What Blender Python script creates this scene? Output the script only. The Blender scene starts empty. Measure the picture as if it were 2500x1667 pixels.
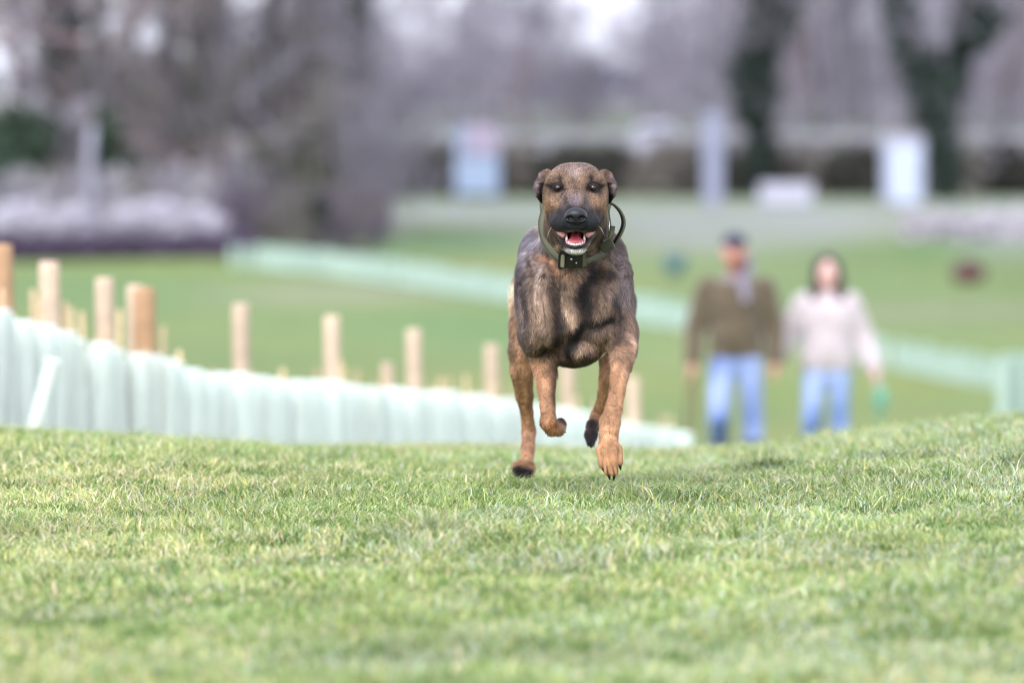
import bpy, math, random
import numpy as np
from mathutils import Vector, Matrix

# ------------------------------------------------------------------ camera, world, sun, exposure
random.seed(7); rng = np.random.default_rng(7)
SC = bpy.context.scene
COL = SC.collection
SKIP = ()
FPX = 13889.0                       # focal length in pixels of the 2500 px wide photograph (200 mm on 36 mm)
ZC = 0.966                          # height of the lens above the near turf
D0 = 13.9                           # distance of the dog
PITCH = math.atan((833.5 - 255.0) / FPX)
cam_d = bpy.data.cameras.new('camera'); cam = bpy.data.objects.new('camera', cam_d); COL.objects.link(cam)
cam_d.sensor_width = 36.0; cam_d.lens = 200.0
cam.location = (0, 0, ZC); cam.rotation_euler = (math.pi / 2 - PITCH, 0, 0)
cam_d.clip_start = 0.1; cam_d.clip_end = 6000
cam_d.dof.use_dof = True; cam_d.dof.focus_distance = 13.72; cam_d.dof.aperture_fstop = 2.8
SC.camera = cam
SC.render.resolution_x = 1024; SC.render.resolution_y = 682

world = bpy.data.worlds.new('World'); SC.world = world; world.use_nodes = True
nt = world.node_tree; nt.nodes.clear()
SUN_EL, SUN_AZ = math.radians(40), math.radians(200)      # soft daylight from behind the camera, a little left
sky = nt.nodes.new('ShaderNodeTexSky'); sky.sky_type = 'NISHITA'; sky.sun_disc = False
sky.sun_elevation = SUN_EL; sky.sun_rotation = SUN_AZ
sky.dust_density = 3.0; sky.air_density = 1.0; sky.ozone_density = 1.5
hsv = nt.nodes.new('ShaderNodeHueSaturation'); hsv.inputs['Saturation'].default_value = 0.35
mixw = nt.nodes.new('ShaderNodeMix'); mixw.data_type = 'RGBA'; mixw.inputs[0].default_value = 0.65
mixw.inputs[7].default_value = (6.6, 6.8, 8.1, 1)           # even cloud cover over the clear sky
bg = nt.nodes.new('ShaderNodeBackground'); bg.inputs[1].default_value = 0.14
wo = nt.nodes.new('ShaderNodeOutputWorld')
nt.links.new(sky.outputs[0], hsv.inputs['Color']); nt.links.new(hsv.outputs[0], mixw.inputs[6])
nt.links.new(mixw.outputs[2], bg.inputs[0]); nt.links.new(bg.outputs[0], wo.inputs[0])
sun_d = bpy.data.lights.new('sun', 'SUN'); sun = bpy.data.objects.new('sun', sun_d); COL.objects.link(sun)
sun_d.energy = 1.25; sun_d.angle = math.radians(45); sun_d.color = (1.0, 0.96, 0.92)
sun_dir = Vector((math.sin(SUN_AZ) * math.cos(SUN_EL), math.cos(SUN_AZ) * math.cos(SUN_EL), math.sin(SUN_EL)))
sun.rotation_euler = sun_dir.to_track_quat('Z', 'Y').to_euler()
SC.view_settings.view_transform = 'Standard'; SC.view_settings.look = 'None'
SC.view_settings.exposure = 1.10; SC.view_settings.gamma = 1.0; SC.view_settings.use_curve_mapping = False
SC.cycles.use_denoising = True; SC.cycles.denoiser = 'OPENIMAGEDENOISE'; SC.cycles.denoising_input_passes = 'RGB_ALBEDO_NORMAL'; SC.cycles.denoising_prefilter = 'ACCURATE'
SC.cycles.pixel_filter_type = 'BLACKMAN_HARRIS'; SC.cycles.filter_width = 1.15
SC.cycles.max_bounces = 6; SC.cycles.diffuse_bounces = 3; SC.cycles.glossy_bounces = 2
SC.cycles.transparent_max_bounces = 6; SC.cycles.transmission_bounces = 4
SC.cycles.caustics_reflective = False; SC.cycles.caustics_refractive = False

# ------------------------------------------------------------------ helpers
CP, SP = math.cos(PITCH), math.sin(PITCH)
def W(px, py, D):
    """world point at depth D seen at a pixel of the photograph (survey helper)"""
    a = (px - 1250.0) / FPX; b = -(py - 833.5) / FPX
    dy = CP + b * SP; dz = -SP + b * CP
    return np.array([a * D / dy, D, ZC + dz * D / dy])
def PX(p):
    """inverse of W for arrays of points"""
    p = np.asarray(p, float); x, y, z = p[..., 0], p[..., 1], p[..., 2] - ZC
    f = y * CP - z * SP; u = y * SP + z * CP
    return 1250 + FPX * x / f, 833.5 - FPX * u / f

_lat = np.random.default_rng(3).random((64, 64, 64)).astype(np.float32)
def noise3(p, f=1.0, oct=1):
    p = np.asarray(p, np.float64); out = 0; amp = 1; tot = 0
    for o in range(oct):
        q = p * f * 2 ** o + 17.3 * o + 1000.0
        i = np.floor(q).astype(np.int64); t = q - i; t = t * t * (3 - 2 * t)
        v = 0
        for a in (0, 1):
            for b in (0, 1):
                for c in (0, 1):
                    w = (t[..., 0] if a else 1 - t[..., 0]) * (t[..., 1] if b else 1 - t[..., 1]) * (t[..., 2] if c else 1 - t[..., 2])
                    v = v + w * _lat[(i[..., 0] + a) & 63, (i[..., 1] + b) & 63, (i[..., 2] + c) & 63]
        out = out + v * amp; tot += amp; amp *= 0.5
    return out / tot

def make_mesh(name, verts, faces, cols=None, smooth=True):
    """verts (n,3); faces = list of (m,k) index arrays or a single one"""
    me = bpy.data.meshes.new(name)
    verts = np.asarray(verts, np.float32)
    if not isinstance(faces, list): faces = [faces]
    faces = [np.asarray(f, np.int32) for f in faces if len(f)]
    me.vertices.add(len(verts)); me.vertices.foreach_set('co', verts.ravel())
    li = np.concatenate([f.ravel() for f in faces]); n = sum(len(f) for f in faces)
    me.loops.add(len(li)); me.loops.foreach_set('vertex_index', li)
    tot = np.concatenate([np.full(len(f), f.shape[1], np.int32) for f in faces])
    st = np.concatenate([[0], np.cumsum(tot)[:-1]]).astype(np.int32)
    me.polygons.add(n); me.polygons.foreach_set('loop_start', st)
    if smooth: me.polygons.foreach_set('use_smooth', np.ones(n, bool))
    if cols is not None:
        a = me.color_attributes.new('tint', 'FLOAT_COLOR', 'POINT')
        c = np.ones((len(verts), 4), np.float32); c[:, :3] = cols
        a.data.foreach_set('color', c.ravel())
    me.update(calc_edges=True)
    return me
def link(name, data, mat=None, parent=None, kind=None, label=None, cat=None, group=None, loc=None):
    o = bpy.data.objects.new(name, data); COL.objects.link(o)
    if mat is not None and data is not None and not data.materials: data.materials.append(mat)
    if parent is not None: o.parent = parent
    if loc is not None: o.location = tuple(float(v) for v in loc)
    if kind: o['kind'] = kind
    if label: o['label'] = label
    if cat: o['category'] = cat
    if group: o['group'] = group
    return o

def material(name, col=(.5, .5, .5), rough=0.7, attr=None, spec=0.5, var=0.0, vscale=5.0, transl=0.0, metal=0.0,
             bump=0.0, bscale=50.0, randv=0.0, col2=None, sheen=0.0):
    m = bpy.data.materials.new(name); m.use_nodes = True; t = m.node_tree; N = t.nodes; L = t.links
    b = N['Principled BSDF']; b.inputs['Roughness'].default_value = rough
    b.inputs['Specular IOR Level'].default_value = spec; b.inputs['Metallic'].default_value = metal
    if sheen:
        b.inputs['Sheen Weight'].default_value = sheen; b.inputs['Sheen Roughness'].default_value = 0.5
    if attr:
        c = N.new('ShaderNodeAttribute'); c.attribute_name = attr; out = c.outputs['Color']
    else:
        c = N.new('ShaderNodeRGB'); c.outputs[0].default_value = (*col, 1); out = c.outputs[0]
    if var or col2:
        tc = N.new('ShaderNodeTexCoord'); no = N.new('ShaderNodeTexNoise'); no.inputs['Scale'].default_value = vscale
        no.inputs['Detail'].default_value = 5
        L.new(tc.outputs['Object'], no.inputs['Vector'])
        if col2:
            mx = N.new('ShaderNodeMix'); mx.data_type = 'RGBA'
            rp = N.new('ShaderNodeMapRange'); rp.inputs[1].default_value = .35; rp.inputs[2].default_value = .65
            L.new(no.outputs['Fac'], rp.inputs[0]); L.new(rp.outputs[0], mx.inputs[0])
            L.new(out, mx.inputs[6]); mx.inputs[7].default_value = (*col2, 1); out = mx.outputs[2]
        if var:
            mr = N.new('ShaderNodeMapRange'); mr.inputs[1].default_value = .3; mr.inputs[2].default_value = .7
            mr.inputs[3].default_value = 1 - var; mr.inputs[4].default_value = 1 + var
            L.new(no.outputs['Fac'], mr.inputs[0])
            h = N.new('ShaderNodeHueSaturation'); L.new(out, h.inputs['Color']); L.new(mr.outputs[0], h.inputs['Value']); out = h.outputs[0]
    if randv:
        oi = N.new('ShaderNodeObjectInfo'); mr = N.new('ShaderNodeMapRange')
        mr.inputs[3].default_value = 1 - randv; mr.inputs[4].default_value = 1 + randv
        L.new(oi.outputs['Random'], mr.inputs[0])
        h = N.new('ShaderNodeHueSaturation'); L.new(out, h.inputs['Color']); L.new(mr.outputs[0], h.inputs['Value']); out = h.outputs[0]
    L.new(out, b.inputs['Base Color'])
    if bump:
        tc = N.new('ShaderNodeTexCoord'); no = N.new('ShaderNodeTexNoise'); no.inputs['Scale'].default_value = bscale
        no.inputs['Detail'].default_value = 6; bp = N.new('ShaderNodeBump'); bp.inputs['Strength'].default_value = bump
        bp.inputs['Distance'].default_value = 0.5 / bscale
        L.new(tc.outputs['Object'], no.inputs['Vector']); L.new(no.outputs['Fac'], bp.inputs['Height']); L.new(bp.outputs[0], b.inputs['Normal'])
    if transl:
        tr = N.new('ShaderNodeBsdfTranslucent'); ms = N.new('ShaderNodeMixShader'); ms.inputs[0].default_value = transl
        L.new(out, tr.inputs['Color']); L.new(b.outputs[0], ms.inputs[1]); L.new(tr.outputs[0], ms.inputs[2])
        L.new(ms.outputs[0], N['Material Output'].inputs['Surface'])
    return m

# --- implicit surfaces: smooth unions of tapered limbs and ellipsoids, meshed by surface nets
class Field:
    def __init__(s, xs, ys, zs):
        s.xs, s.ys, s.zs = [np.asarray(a, np.float32) for a in (xs, ys, zs)]
        s.v = np.full((len(xs), len(ys), len(zs)), 0.06, np.float32)
    def _box(s, lo, hi):
        r = []
        for a, l, h in zip((s.xs, s.ys, s.zs), lo, hi):
            i = max(0, np.searchsorted(a, l) - 1); j = min(len(a), np.searchsorted(a, h) + 1)
            if j <= i: return None
            r.append(slice(i, j))
        return tuple(r)
    def _apply(s, bx, d, k, op):
        v = s.v[bx]
        if op == 'add':
            h = np.maximum(k - np.abs(v - d), 0) / k
            s.v[bx] = np.minimum(v, d) - h * h * k * .25
        else:
            d = -d; h = np.maximum(k - np.abs(v - d), 0) / k
            s.v[bx] = np.maximum(v, d) + h * h * k * .25
    def cap(s, a, b, r1, r2, k=.02, op='add', flat=None):
        a, b = np.asarray(a, float), np.asarray(b, float); m = max(r1, r2) + k + .012
        bx = s._box(np.minimum(a, b) - m, np.maximum(a, b) + m)
        if bx is None: return
        X, Y, Z = s.xs[bx[0]][:, None, None], s.ys[bx[1]][None, :, None], s.zs[bx[2]][None, None, :]
        ab = b - a; L = max(float(ab @ ab), 1e-12)
        t = np.clip(((X - a[0]) * ab[0] + (Y - a[1]) * ab[1] + (Z - a[2]) * ab[2]) / L, 0, 1)
        d = np.sqrt((X - a[0] - t * ab[0]) ** 2 + (Y - a[1] - t * ab[1]) ** 2 + (Z - a[2] - t * ab[2]) ** 2) - (r1 + (r2 - r1) * t)
        s._apply(bx, d.astype(np.float32), k, op)
    def chain(s, pts, k=.02):
        for (a, r1), (b, r2) in zip(pts[:-1], pts[1:]): s.cap(a, b, r1, r2, k)
    def ell(s, c, r, k=.02, op='add', rot=None):
        c, r = np.asarray(c, float), np.asarray(r, float); m = (max(r) if rot is not None else r) + k + .012
        bx = s._box(c - m, c + m)
        if bx is None: return
        X, Y, Z = s.xs[bx[0]][:, None, None] - c[0], s.ys[bx[1]][None, :, None] - c[1], s.zs[bx[2]][None, None, :] - c[2]
        if rot is not None:
            R = np.array(rot.inverted())
            X, Y, Z = (R[0, 0] * X + R[0, 1] * Y + R[0, 2] * Z, R[1, 0] * X + R[1, 1] * Y + R[1, 2] * Z, R[2, 0] * X + R[2, 1] * Y + R[2, 2] * Z)
        k0 = np.sqrt((X / r[0]) ** 2 + (Y / r[1]) ** 2 + (Z / r[2]) ** 2)
        k1 = np.sqrt((X / r[0] ** 2) ** 2 + (Y / r[1] ** 2) ** 2 + (Z / r[2] ** 2) ** 2) + 1e-6
        s._apply(bx, (k0 * (k0 - 1) / k1).astype(np.float32), k, op)
    def mesh(s):
        v = s.v; ins = v < 0
        n = [a - 1 for a in v.shape]
        cnt = np.zeros(n, np.uint8)
        for a in (0, 1):
            for b in (0, 1):
                for c in (0, 1):
                    cnt += ins[a:n[0] + a, b:n[1] + b, c:n[2] + c]
        act = (cnt > 0) & (cnt < 8)
        I, J, K = np.nonzero(act); M = len(I)
        idx = np.full(n, -1, np.int32); idx[I, J, K] = np.arange(M)
        P = np.zeros((M, 3)); C = np.zeros(M)
        ax = (s.xs, s.ys, s.zs)
        cor = [(a, b, c) for a in (0, 1) for b in (0, 1) for c in (0, 1)]
        for u in cor:
            for w in range(3):
                if u[w]: continue
                q = list(u); q[w] = 1
                va = v[I + u[0], J + u[1], K + u[2]]; vb = v[I + q[0], J + q[1], K + q[2]]
                m = (va < 0) != (vb < 0)
                t = np.where(m, va / np.where(m, va - vb, 1), 0)
                pa = [ax[d][(I, J, K)[d] + u[d]] for d in range(3)]; pb = [ax[d][(I, J, K)[d] + q[d]] for d in range(3)]
                for d in range(3): P[:, d] += np.where(m, pa[d] + t * (pb[d] - pa[d]), 0)
                C += m
        P /= C[:, None]
        F = []
        for w in range(3):
            sl0 = [slice(1, -1)] * 3; sl1 = [slice(1, -1)] * 3
            sl0[w] = slice(0, -1); sl1[w] = slice(1, None)
            a = ins[tuple(sl0)]; b = ins[tuple(sl1)]
            ii = np.nonzero(a != b); fl = a[ii]
            o = [ii[d] + (0 if d == w else 1) for d in range(3)]
            u1, u2 = (w + 1) % 3, (w + 2) % 3
            def cell(d1, d2):
                c = [x.copy() for x in o]; c[u1] -= d1; c[u2] -= d2
                return idx[c[0], c[1], c[2]]
            q = np.stack([cell(1, 1), cell(0, 1), cell(0, 0), cell(1, 0)], 1)
            q[~fl] = q[~fl][:, ::-1]
            F.append(q)
        F = np.concatenate(F); F = F[(F >= 0).all(1)]
        return P, F
def normals(P, F):
    n = np.cross(P[F[:, 2]] - P[F[:, 0]], P[F[:, 3]] - P[F[:, 1]]) if F.shape[1] == 4 else np.cross(P[F[:, 1]] - P[F[:, 0]], P[F[:, 2]] - P[F[:, 0]])
    N = np.zeros_like(P)
    for c in range(F.shape[1]): np.add.at(N, F[:, c], n)
    return N / (np.linalg.norm(N, axis=1, keepdims=True) + 1e-12)
def frange(a, b, s): return np.arange(a, b + s, s)

def prisms(P0, P1, R0, R1, sides):
    """tapered open prisms along many segments at once"""
    P0, P1 = np.asarray(P0, float), np.asarray(P1, float); R0, R1 = np.asarray(R0, float), np.asarray(R1, float)
    d = P1 - P0; L = np.linalg.norm(d, axis=1, keepdims=True) + 1e-9; d = d / L
    ref = np.where(np.abs(d[:, 2:3]) > .9, np.array([[1., 0, 0]]), np.array([[0, 0, 1.]]))
    a = np.cross(d, ref); a /= np.linalg.norm(a, axis=1, keepdims=True); b = np.cross(d, a)
    n = len(P0); V = np.zeros((n, 2 * sides, 3))
    for i in range(sides):
        t = 2 * math.pi * i / sides; o = a * math.cos(t) + b * math.sin(t)
        V[:, i] = P0 + o * R0[:, None]; V[:, sides + i] = P1 + o * R1[:, None]
    base = (np.arange(n) * 2 * sides)[:, None]
    F = np.concatenate([np.concatenate([base + i, base + (i + 1) % sides, base + sides + (i + 1) % sides, base + sides + i], 1) for i in range(sides)])
    return V.reshape(-1, 3), F
def tube_path(pts, rad, sides=10, closed=False, squash=None):
    """smooth tube along a list of points, capped"""
    P = np.array([np.asarray(p, float) for p in pts]); n = len(P)
    rad = np.full(n, rad) if np.isscalar(rad) else np.asarray(rad, float)
    T = np.gradient(P, axis=0) if not closed else np.roll(P, -1, 0) - np.roll(P, 1, 0)
    T /= np.linalg.norm(T, axis=1, keepdims=True) + 1e-9
    up = np.array([0.13, 0.21, 1.0]); V = []
    for i in range(n):
        a = np.cross(T[i], up); a /= np.linalg.norm(a) + 1e-9; b = np.cross(T[i], a)
        for k in range(sides):
            t = 2 * math.pi * k / sides
            V.append(P[i] + (a * math.cos(t) + b * math.sin(t)) * rad[i])
    F = []
    m = n if closed else n - 1
    for i in range(m):
        for k in range(sides):
            j = (i + 1) % n
            F.append((i * sides + k, i * sides + (k + 1) % sides, j * sides + (k + 1) % sides, j * sides + k))
    if closed: return np.array(V), [np.array(F)]
    caps = [np.array([[k for k in range(sides)][::-1]]), np.array([[(n - 1) * sides + k for k in range(sides)]])]
    return np.array(V), [np.array(F)] + caps
def spheroid(c, r, nu=16, nv=10):
    V = []; F = []
    for j in range(nv + 1):
        ph = math.pi * j / nv
        for i in range(nu):
            th = 2 * math.pi * i / nu
            V.append((c[0] + r[0] * math.sin(ph) * math.cos(th), c[1] + r[1] * math.sin(ph) * math.sin(th), c[2] + r[2] * math.cos(ph)))
    for j in range(nv):
        for i in range(nu):
            F.append((j * nu + i, (j + 1) * nu + i, (j + 1) * nu + (i + 1) % nu, j * nu + (i + 1) % nu))
    return np.array(V), np.array(F)
def box_mesh(name, boxes, bevel=0.0):
    import bmesh
    bm = bmesh.new()
    for (c, s) in boxes:
        g = bmesh.ops.create_cube(bm, size=1.0)
        for v in g['verts']: v.co = Vector((c[0] + v.co.x * s[0], c[1] + v.co.y * s[1], c[2] + v.co.z * s[2]))
    if bevel: bmesh.ops.bevel(bm, geom=bm.edges[:], offset=bevel, segments=2, affect='EDGES')
    me = bpy.data.meshes.new(name); bm.to_mesh(me); bm.free(); return me

# ------------------------------------------------------------------ terrain
BD = np.array([0, 14.2, 16.3, 17.6, 19.3, 20.3, 21.2, 23, 26, 30, 34, 40, 60, 100, 170, 230, 300, 400, 700, 3500.])
BZ = np.array([0, 0, -.06, -.115, -.20, -.31, -.43, -.64, -.95, -1.30, -1.55, -1.75, -1.82, -1.80, -1.75, -1.0, 0.0, .70, .95, .95])
CTRL = []
for px, py, D in [(0, 765, 21), (250, 830, 22.1), (420, 885, 22.95), (620, 912, 24), (930, 942, 25.9), (1240, 972, 28), (1500, 1022, 30.1), (1700, 1065, 32)]:
    p = W(px, py, D); p[2] -= 0.6; CTRL.append(p)
for px, py, D in [(0, 1050, 19.2), (300, 1074, 19.2), (620, 1090, 19.2), (1250, 1098, 19.2), (1750, 1098, 19.2), (2000, 1086, 19.2), (2250, 1042, 19.2), (2500, 1010, 19.2), (2650, 1030, 19.2),
                  (1250, 1220, 13.9), (0, 1225, 13.9), (1900, 1212, 13.9), (2500, 1185, 13.9), (1250, 1667, 9.5), (0, 1667, 9.5), (2500, 1640, 9.5),
                  (640, 655, 95), (1250, 738, 86), (1650, 805, 80), (2200, 900, 75), (2450, 960, 72), (1250, 490, 160), (2400, 490, 160), (200, 625, 105),
                  (1750, 1200, 40), (2100, 1195, 40), (2450, 1020, 50), (2000, 560, 125)]:
    CTRL.append(W(px, py, D))
CTRL = np.array(CTRL)
def _uv(X, D): return X / np.maximum(D, 4) / .035, np.log(np.maximum(D, 4) / 14) / .22
_cu, _cv = _uv(CTRL[:, 0], CTRL[:, 1])
_G = np.exp(-((_cu[:, None] - _cu) ** 2 + (_cv[:, None] - _cv) ** 2) / 2)
_w = np.linalg.solve(_G + np.eye(len(_G)) * .05, CTRL[:, 2] - np.interp(CTRL[:, 1], BD, BZ))
def smooth_base(D):
    D = np.asarray(D, float)
    return sum(np.interp(D * (1 + e), BD, BZ) for e in (-.05, -.025, 0, .025, .05)) / 5
def ground_z(X, D):
    X, D = np.asarray(X, float), np.asarray(D, float)
    u, v = _uv(X, D); z = smooth_base(D)
    for a, b, w in zip(_cu, _cv, _w): z = z + w * np.exp(-((u - a) ** 2 + (v - b) ** 2) / 2)
    p = np.stack([X, D, 0 * X], -1)
    z = z + (noise3(p, 1.2, 3) - .5) * .045 * np.clip(1.3 - D / 60, 0, 1)
    return z
def gpoint(px, D):
    x = (px - 1250) / FPX * D; return np.array([x, D, float(ground_z(x, D))])

def patches(X, D, base):
    """turf colours of the place: worn, dry and lush areas"""
    c = np.array(base, float)
    P = np.stack([X, D, 0 * X], -1)
    n1 = noise3(P, .35, 3)[..., None]; n2 = noise3(P + 50, 1.6, 2)[..., None]
    return c, n1, n2
if 'ground' not in SKIP:
    Dl = np.unique(np.concatenate([np.linspace(3, 40, 240), np.geomspace(40, 420, 150), np.geomspace(420, 3500, 16)]))
    U = np.linspace(-1, 1, 181); U = np.sign(U) * (np.abs(U) * .16 + np.abs(U) ** 3 * 1.2)
    DD, UU = np.meshgrid(Dl, U, indexing='ij'); XX = UU * (DD + 3)
    ZZ = ground_z(XX, DD)
    P = np.stack([XX, DD, ZZ], -1)
    near = np.array([.16, .19, .07]); far = np.array([.145, .198, .078])
    t = np.clip((DD - 15) / 6, 0, 1)[..., None]
    C = near * (1 - t) + far * t
    Q = np.stack([XX, DD * .45, 0 * XX], -1)
    n1 = noise3(Q, .09, 3)[..., None]; n2 = noise3(Q + 30, .3, 3)[..., None]
    C = C * (0.72 + .56 * n1)
    yel = np.clip((n2 - .5) * 4, 0, 1) * t; C = C * (1 - .5 * yel) + np.array([.22, .23, .085]) * .5 * yel
    pxs, pys = PX(P)
    NB = noise3(np.stack([XX, DD * .35, 0 * XX + 3], -1), .42, 3)[..., None]
    def blot(cx, cy, sx, sy, col, s):
        global C
        g = np.exp(-(((pxs - cx) / sx) ** 2 + ((pys - cy) / sy) ** 2))[..., None] * s
        g = g * (DD > 35)[..., None] * np.clip(.15 + 1.7 * NB, 0, 1.25); g = np.clip(g, 0, 1); C = C * (1 - g) + np.array(col) * g
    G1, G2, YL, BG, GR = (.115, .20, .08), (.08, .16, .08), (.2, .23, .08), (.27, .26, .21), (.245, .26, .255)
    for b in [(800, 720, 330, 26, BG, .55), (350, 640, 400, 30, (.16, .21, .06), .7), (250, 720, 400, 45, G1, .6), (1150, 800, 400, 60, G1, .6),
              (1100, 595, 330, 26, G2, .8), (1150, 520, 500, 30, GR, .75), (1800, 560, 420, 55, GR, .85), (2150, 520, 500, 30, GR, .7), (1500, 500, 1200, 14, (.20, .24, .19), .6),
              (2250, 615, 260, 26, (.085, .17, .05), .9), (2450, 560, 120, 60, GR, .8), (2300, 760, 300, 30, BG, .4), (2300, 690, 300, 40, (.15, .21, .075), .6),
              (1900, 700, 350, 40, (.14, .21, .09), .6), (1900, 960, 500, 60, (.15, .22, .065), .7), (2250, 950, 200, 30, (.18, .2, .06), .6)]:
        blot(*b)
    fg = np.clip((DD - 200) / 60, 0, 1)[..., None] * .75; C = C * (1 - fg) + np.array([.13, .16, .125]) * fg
    nn = 181
    f = np.arange(len(Dl) * nn).reshape(len(Dl), nn)
    F = np.stack([f[:-1, :-1], f[:-1, 1:], f[1:, 1:], f[1:, :-1]], -1).reshape(-1, 4)
    gm = material('turf_ground', attr='tint', rough=.95, spec=.1, var=.15, vscale=3.0, bump=.4, bscale=30)
    link('ground', make_mesh('ground', P.reshape(-1, 3), F, C.reshape(-1, 3)), gm, kind='structure', label='undulating green meadow running down and away to the trees')

# ------------------------------------------------------------------ grass (stuff)
if 'grass' not in SKIP:
    def blades(n, d0, d1, hmul=1.0, clumps=None):
        m = int(n * 1.25)
        D = rng.uniform(d0, d1, m * 2); X = rng.uniform(-1, 1, m * 2) * (d1 * .098 + .25)
        k = np.abs(X) < D * .098 + .25; D = D[k][:n]; X = X[k][:n]
        if clumps is not None:
            c = clumps[rng.integers(0, len(clumps), n)]; r = rng.normal(0, 1, (n, 2)) * c[:, 2:3]
            X = c[:, 0] + r[:, 0]; D = c[:, 1] + r[:, 1] * 1.3
        n = len(X); z = ground_z(X, D)
        P = np.stack([X, D, 0 * X], -1)
        hn = noise3(P, 6, 2); cn = noise3(P + 9, 2.3, 3); fine = noise3(P + 77, 14, 2); yn = noise3(P + 31, 1.1, 2)
        cl = noise3(P + 63, 3.2, 2)
        h = (.012 + .030 * rng.random(n) ** 1.8) * (.20 + 1.45 * hn) * hmul
        w = rng.uniform(.0009, .0024, n)
        az = rng.uniform(0, 2 * math.pi, n) + 3 * (cn - .5); lean = rng.uniform(.15, 1.5, n) ** 1.0 * h * 1.2
        dx, dy = np.cos(az), np.sin(az); wa = rng.uniform(0, math.pi, n); wx, wy = np.cos(wa) * w, np.sin(wa) * w
        B = np.stack([X, D, z - .004], -1)
        V = np.zeros((n, 5, 3)); wv = np.stack([wx, wy, 0 * wx], -1); lv = np.stack([dx, dy, 0 * dx], -1)
        V[:, 0] = B - wv; V[:, 1] = B + wv
        M = B + lv * (lean * .38)[:, None] + np.array([0, 0, 1]) * (h * .62)[:, None]
        V[:, 2] = M - wv * .8; V[:, 3] = M + wv * .8
        V[:, 4] = B + lv * lean[:, None] + np.array([0, 0, 1]) * (h * (1 - .25 * lean / (h * 1.8)))[:, None]
        b = (np.arange(n) * 5)[:, None]
        F4 = b + np.array([0, 1, 3, 2]); F3 = b + np.array([2, 3, 4])
        # blade colours: fresh green, blue-green, yellowing, straw
        pal = np.array([[.29, .39, .09], [.35, .45, .19], [.48, .56, .44], [.60, .59, .22], [.76, .70, .47], [.72, .56, .44], [.13, .24, .05]])
        r = rng.random(n); y = np.clip((yn - .38) * 2.4, 0, 1) * np.clip(.75 - X / 2.2, .15, 1.2); bl = np.clip(.25 + X / 3.0 + (cn - .5) * 2.2, .06, .8)
        s = rng.random(n)
        ci = np.where(r < .30, 0, 1); ci = np.where(rng.random(n) < bl * .6, 2, ci)
        ci = np.where(s < .20 + .45 * y, 3, ci); ci = np.where(s < .09 + .22 * y, 4, ci); ci = np.where(s < .03 + .05 * y, 5, ci)
        ci = np.where(rng.random(n) < .08 + np.clip((fine - .54) * 4, 0, .6), 6, ci)
        c = pal[ci] * rng.uniform(.72, 1.28, (n, 1)) * (.62 + .76 * cl)[:, None]
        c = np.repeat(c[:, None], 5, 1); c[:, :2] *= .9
        return V.reshape(-1, 3), F4, F3, c.reshape(-1, 3)
    gmat = material('grass_blade', attr='tint', rough=.48, spec=.55, transl=.32)
    tuft = []
    for (px, py, D, s, nrep) in [(1885, 1150, 15.2, .035, 6), (1600, 1205, 13.8, .06, 3), (1250, 1228, 13.6, .06, 2), (300, 1460, 11.4, .09, 3), (1010, 1305, 12.6, .06, 3),
                                 (480, 1075, 16.3, .10, 2), (2330, 1180, 14.1, .08, 3), (2050, 1255, 13.2, .1, 2), (1500, 1390, 11.9, .08, 2), (900, 1520, 10.8, .1, 2), (2200, 1480, 11.1, .1, 2)]:
        p = W(px, py, D)
        tuft += [(p[0], p[1], s)] * nrep
    tuft = np.array(tuft)
    parts = [blades(115000, 8.4, 11.6), blades(225000, 11.6, 15.4), blades(125000, 15.4, 20.4), blades(14000, 20.4, 24), blades(9000, 9, 10, 1.7, tuft)]
    V = []; F4 = []; F3 = []; C = []; off = 0
    for v, a, b, c in parts:
        V.append(v); F4.append(a + off); F3.append(b + off); C.append(c); off += len(v)
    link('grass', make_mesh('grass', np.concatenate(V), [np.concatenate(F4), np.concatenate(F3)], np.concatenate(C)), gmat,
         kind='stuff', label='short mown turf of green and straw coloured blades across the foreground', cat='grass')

# ------------------------------------------------------------------ plant guards and stakes
M_tube = material('mint_plastic', (.91, .975, .95), rough=.45, spec=.4, transl=.42, randv=.07, var=.05, vscale=6)
M_tubef = material('faded_mint_plastic', (.44, .58, .52), rough=.5, transl=.2, randv=.07)
M_tubew = material('white_plastic', (.84, .93, .90), rough=.45, spec=.5, transl=.2)
M_cane = material('cane_wood', (.52, .40, .24), rough=.8, var=.2, vscale=20, randv=.25)
M_post = material('peeled_pine', (.53, .41, .31), rough=.8, var=.18, vscale=9, randv=.12, bump=.3, bscale=40)
M_post2 = material('orange_pine', (.41, .25, .14), rough=.8, var=.18, vscale=9, bump=.3, bscale=40)
def guard_mesh(h, r, sides=12, seed=0):
    q = random.Random(seed); V = []; F = []
    rings = [(0, 1), (h * .3, 1 + q.uniform(-.04, .04)), (h * .7, 1 + q.uniform(-.04, .04)), (h - .015, 1.0), (h, 1.07), (h - .002, 1.0), (h - .02, .94), (.02, .94)]
    el = q.uniform(.9, 1.1)
    for (z, s) in rings:
        for i in range(sides):
            t = 2 * math.pi * i / sides; V.append((r * s * el * math.cos(t), r * s / el * math.sin(t), z))
    for j in range(len(rings) - 1):
        for i in range(sides):
            F.append((j * sides + i, j * sides + (i + 1) % sides, (j + 1) * sides + (i + 1) % sides, (j + 1) * sides + i))
    return make_mesh('shelter_tube', np.array(V), np.array(F))
def cane_mesh(h, seed=0):
    q = random.Random(seed); b = q.uniform(-.02, .02)
    V, F = tube_path([(0, 0, 0), (b * .5, 0, h * .5), (b, 0, h)], [.0095, .009, .008], 6)
    return make_mesh('stake', V, F)
ORD = 'first second third fourth fifth sixth seventh eighth ninth tenth eleventh twelfth thirteenth fourteenth fifteenth sixteenth seventeenth eighteenth nineteenth twentieth'.split()
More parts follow.
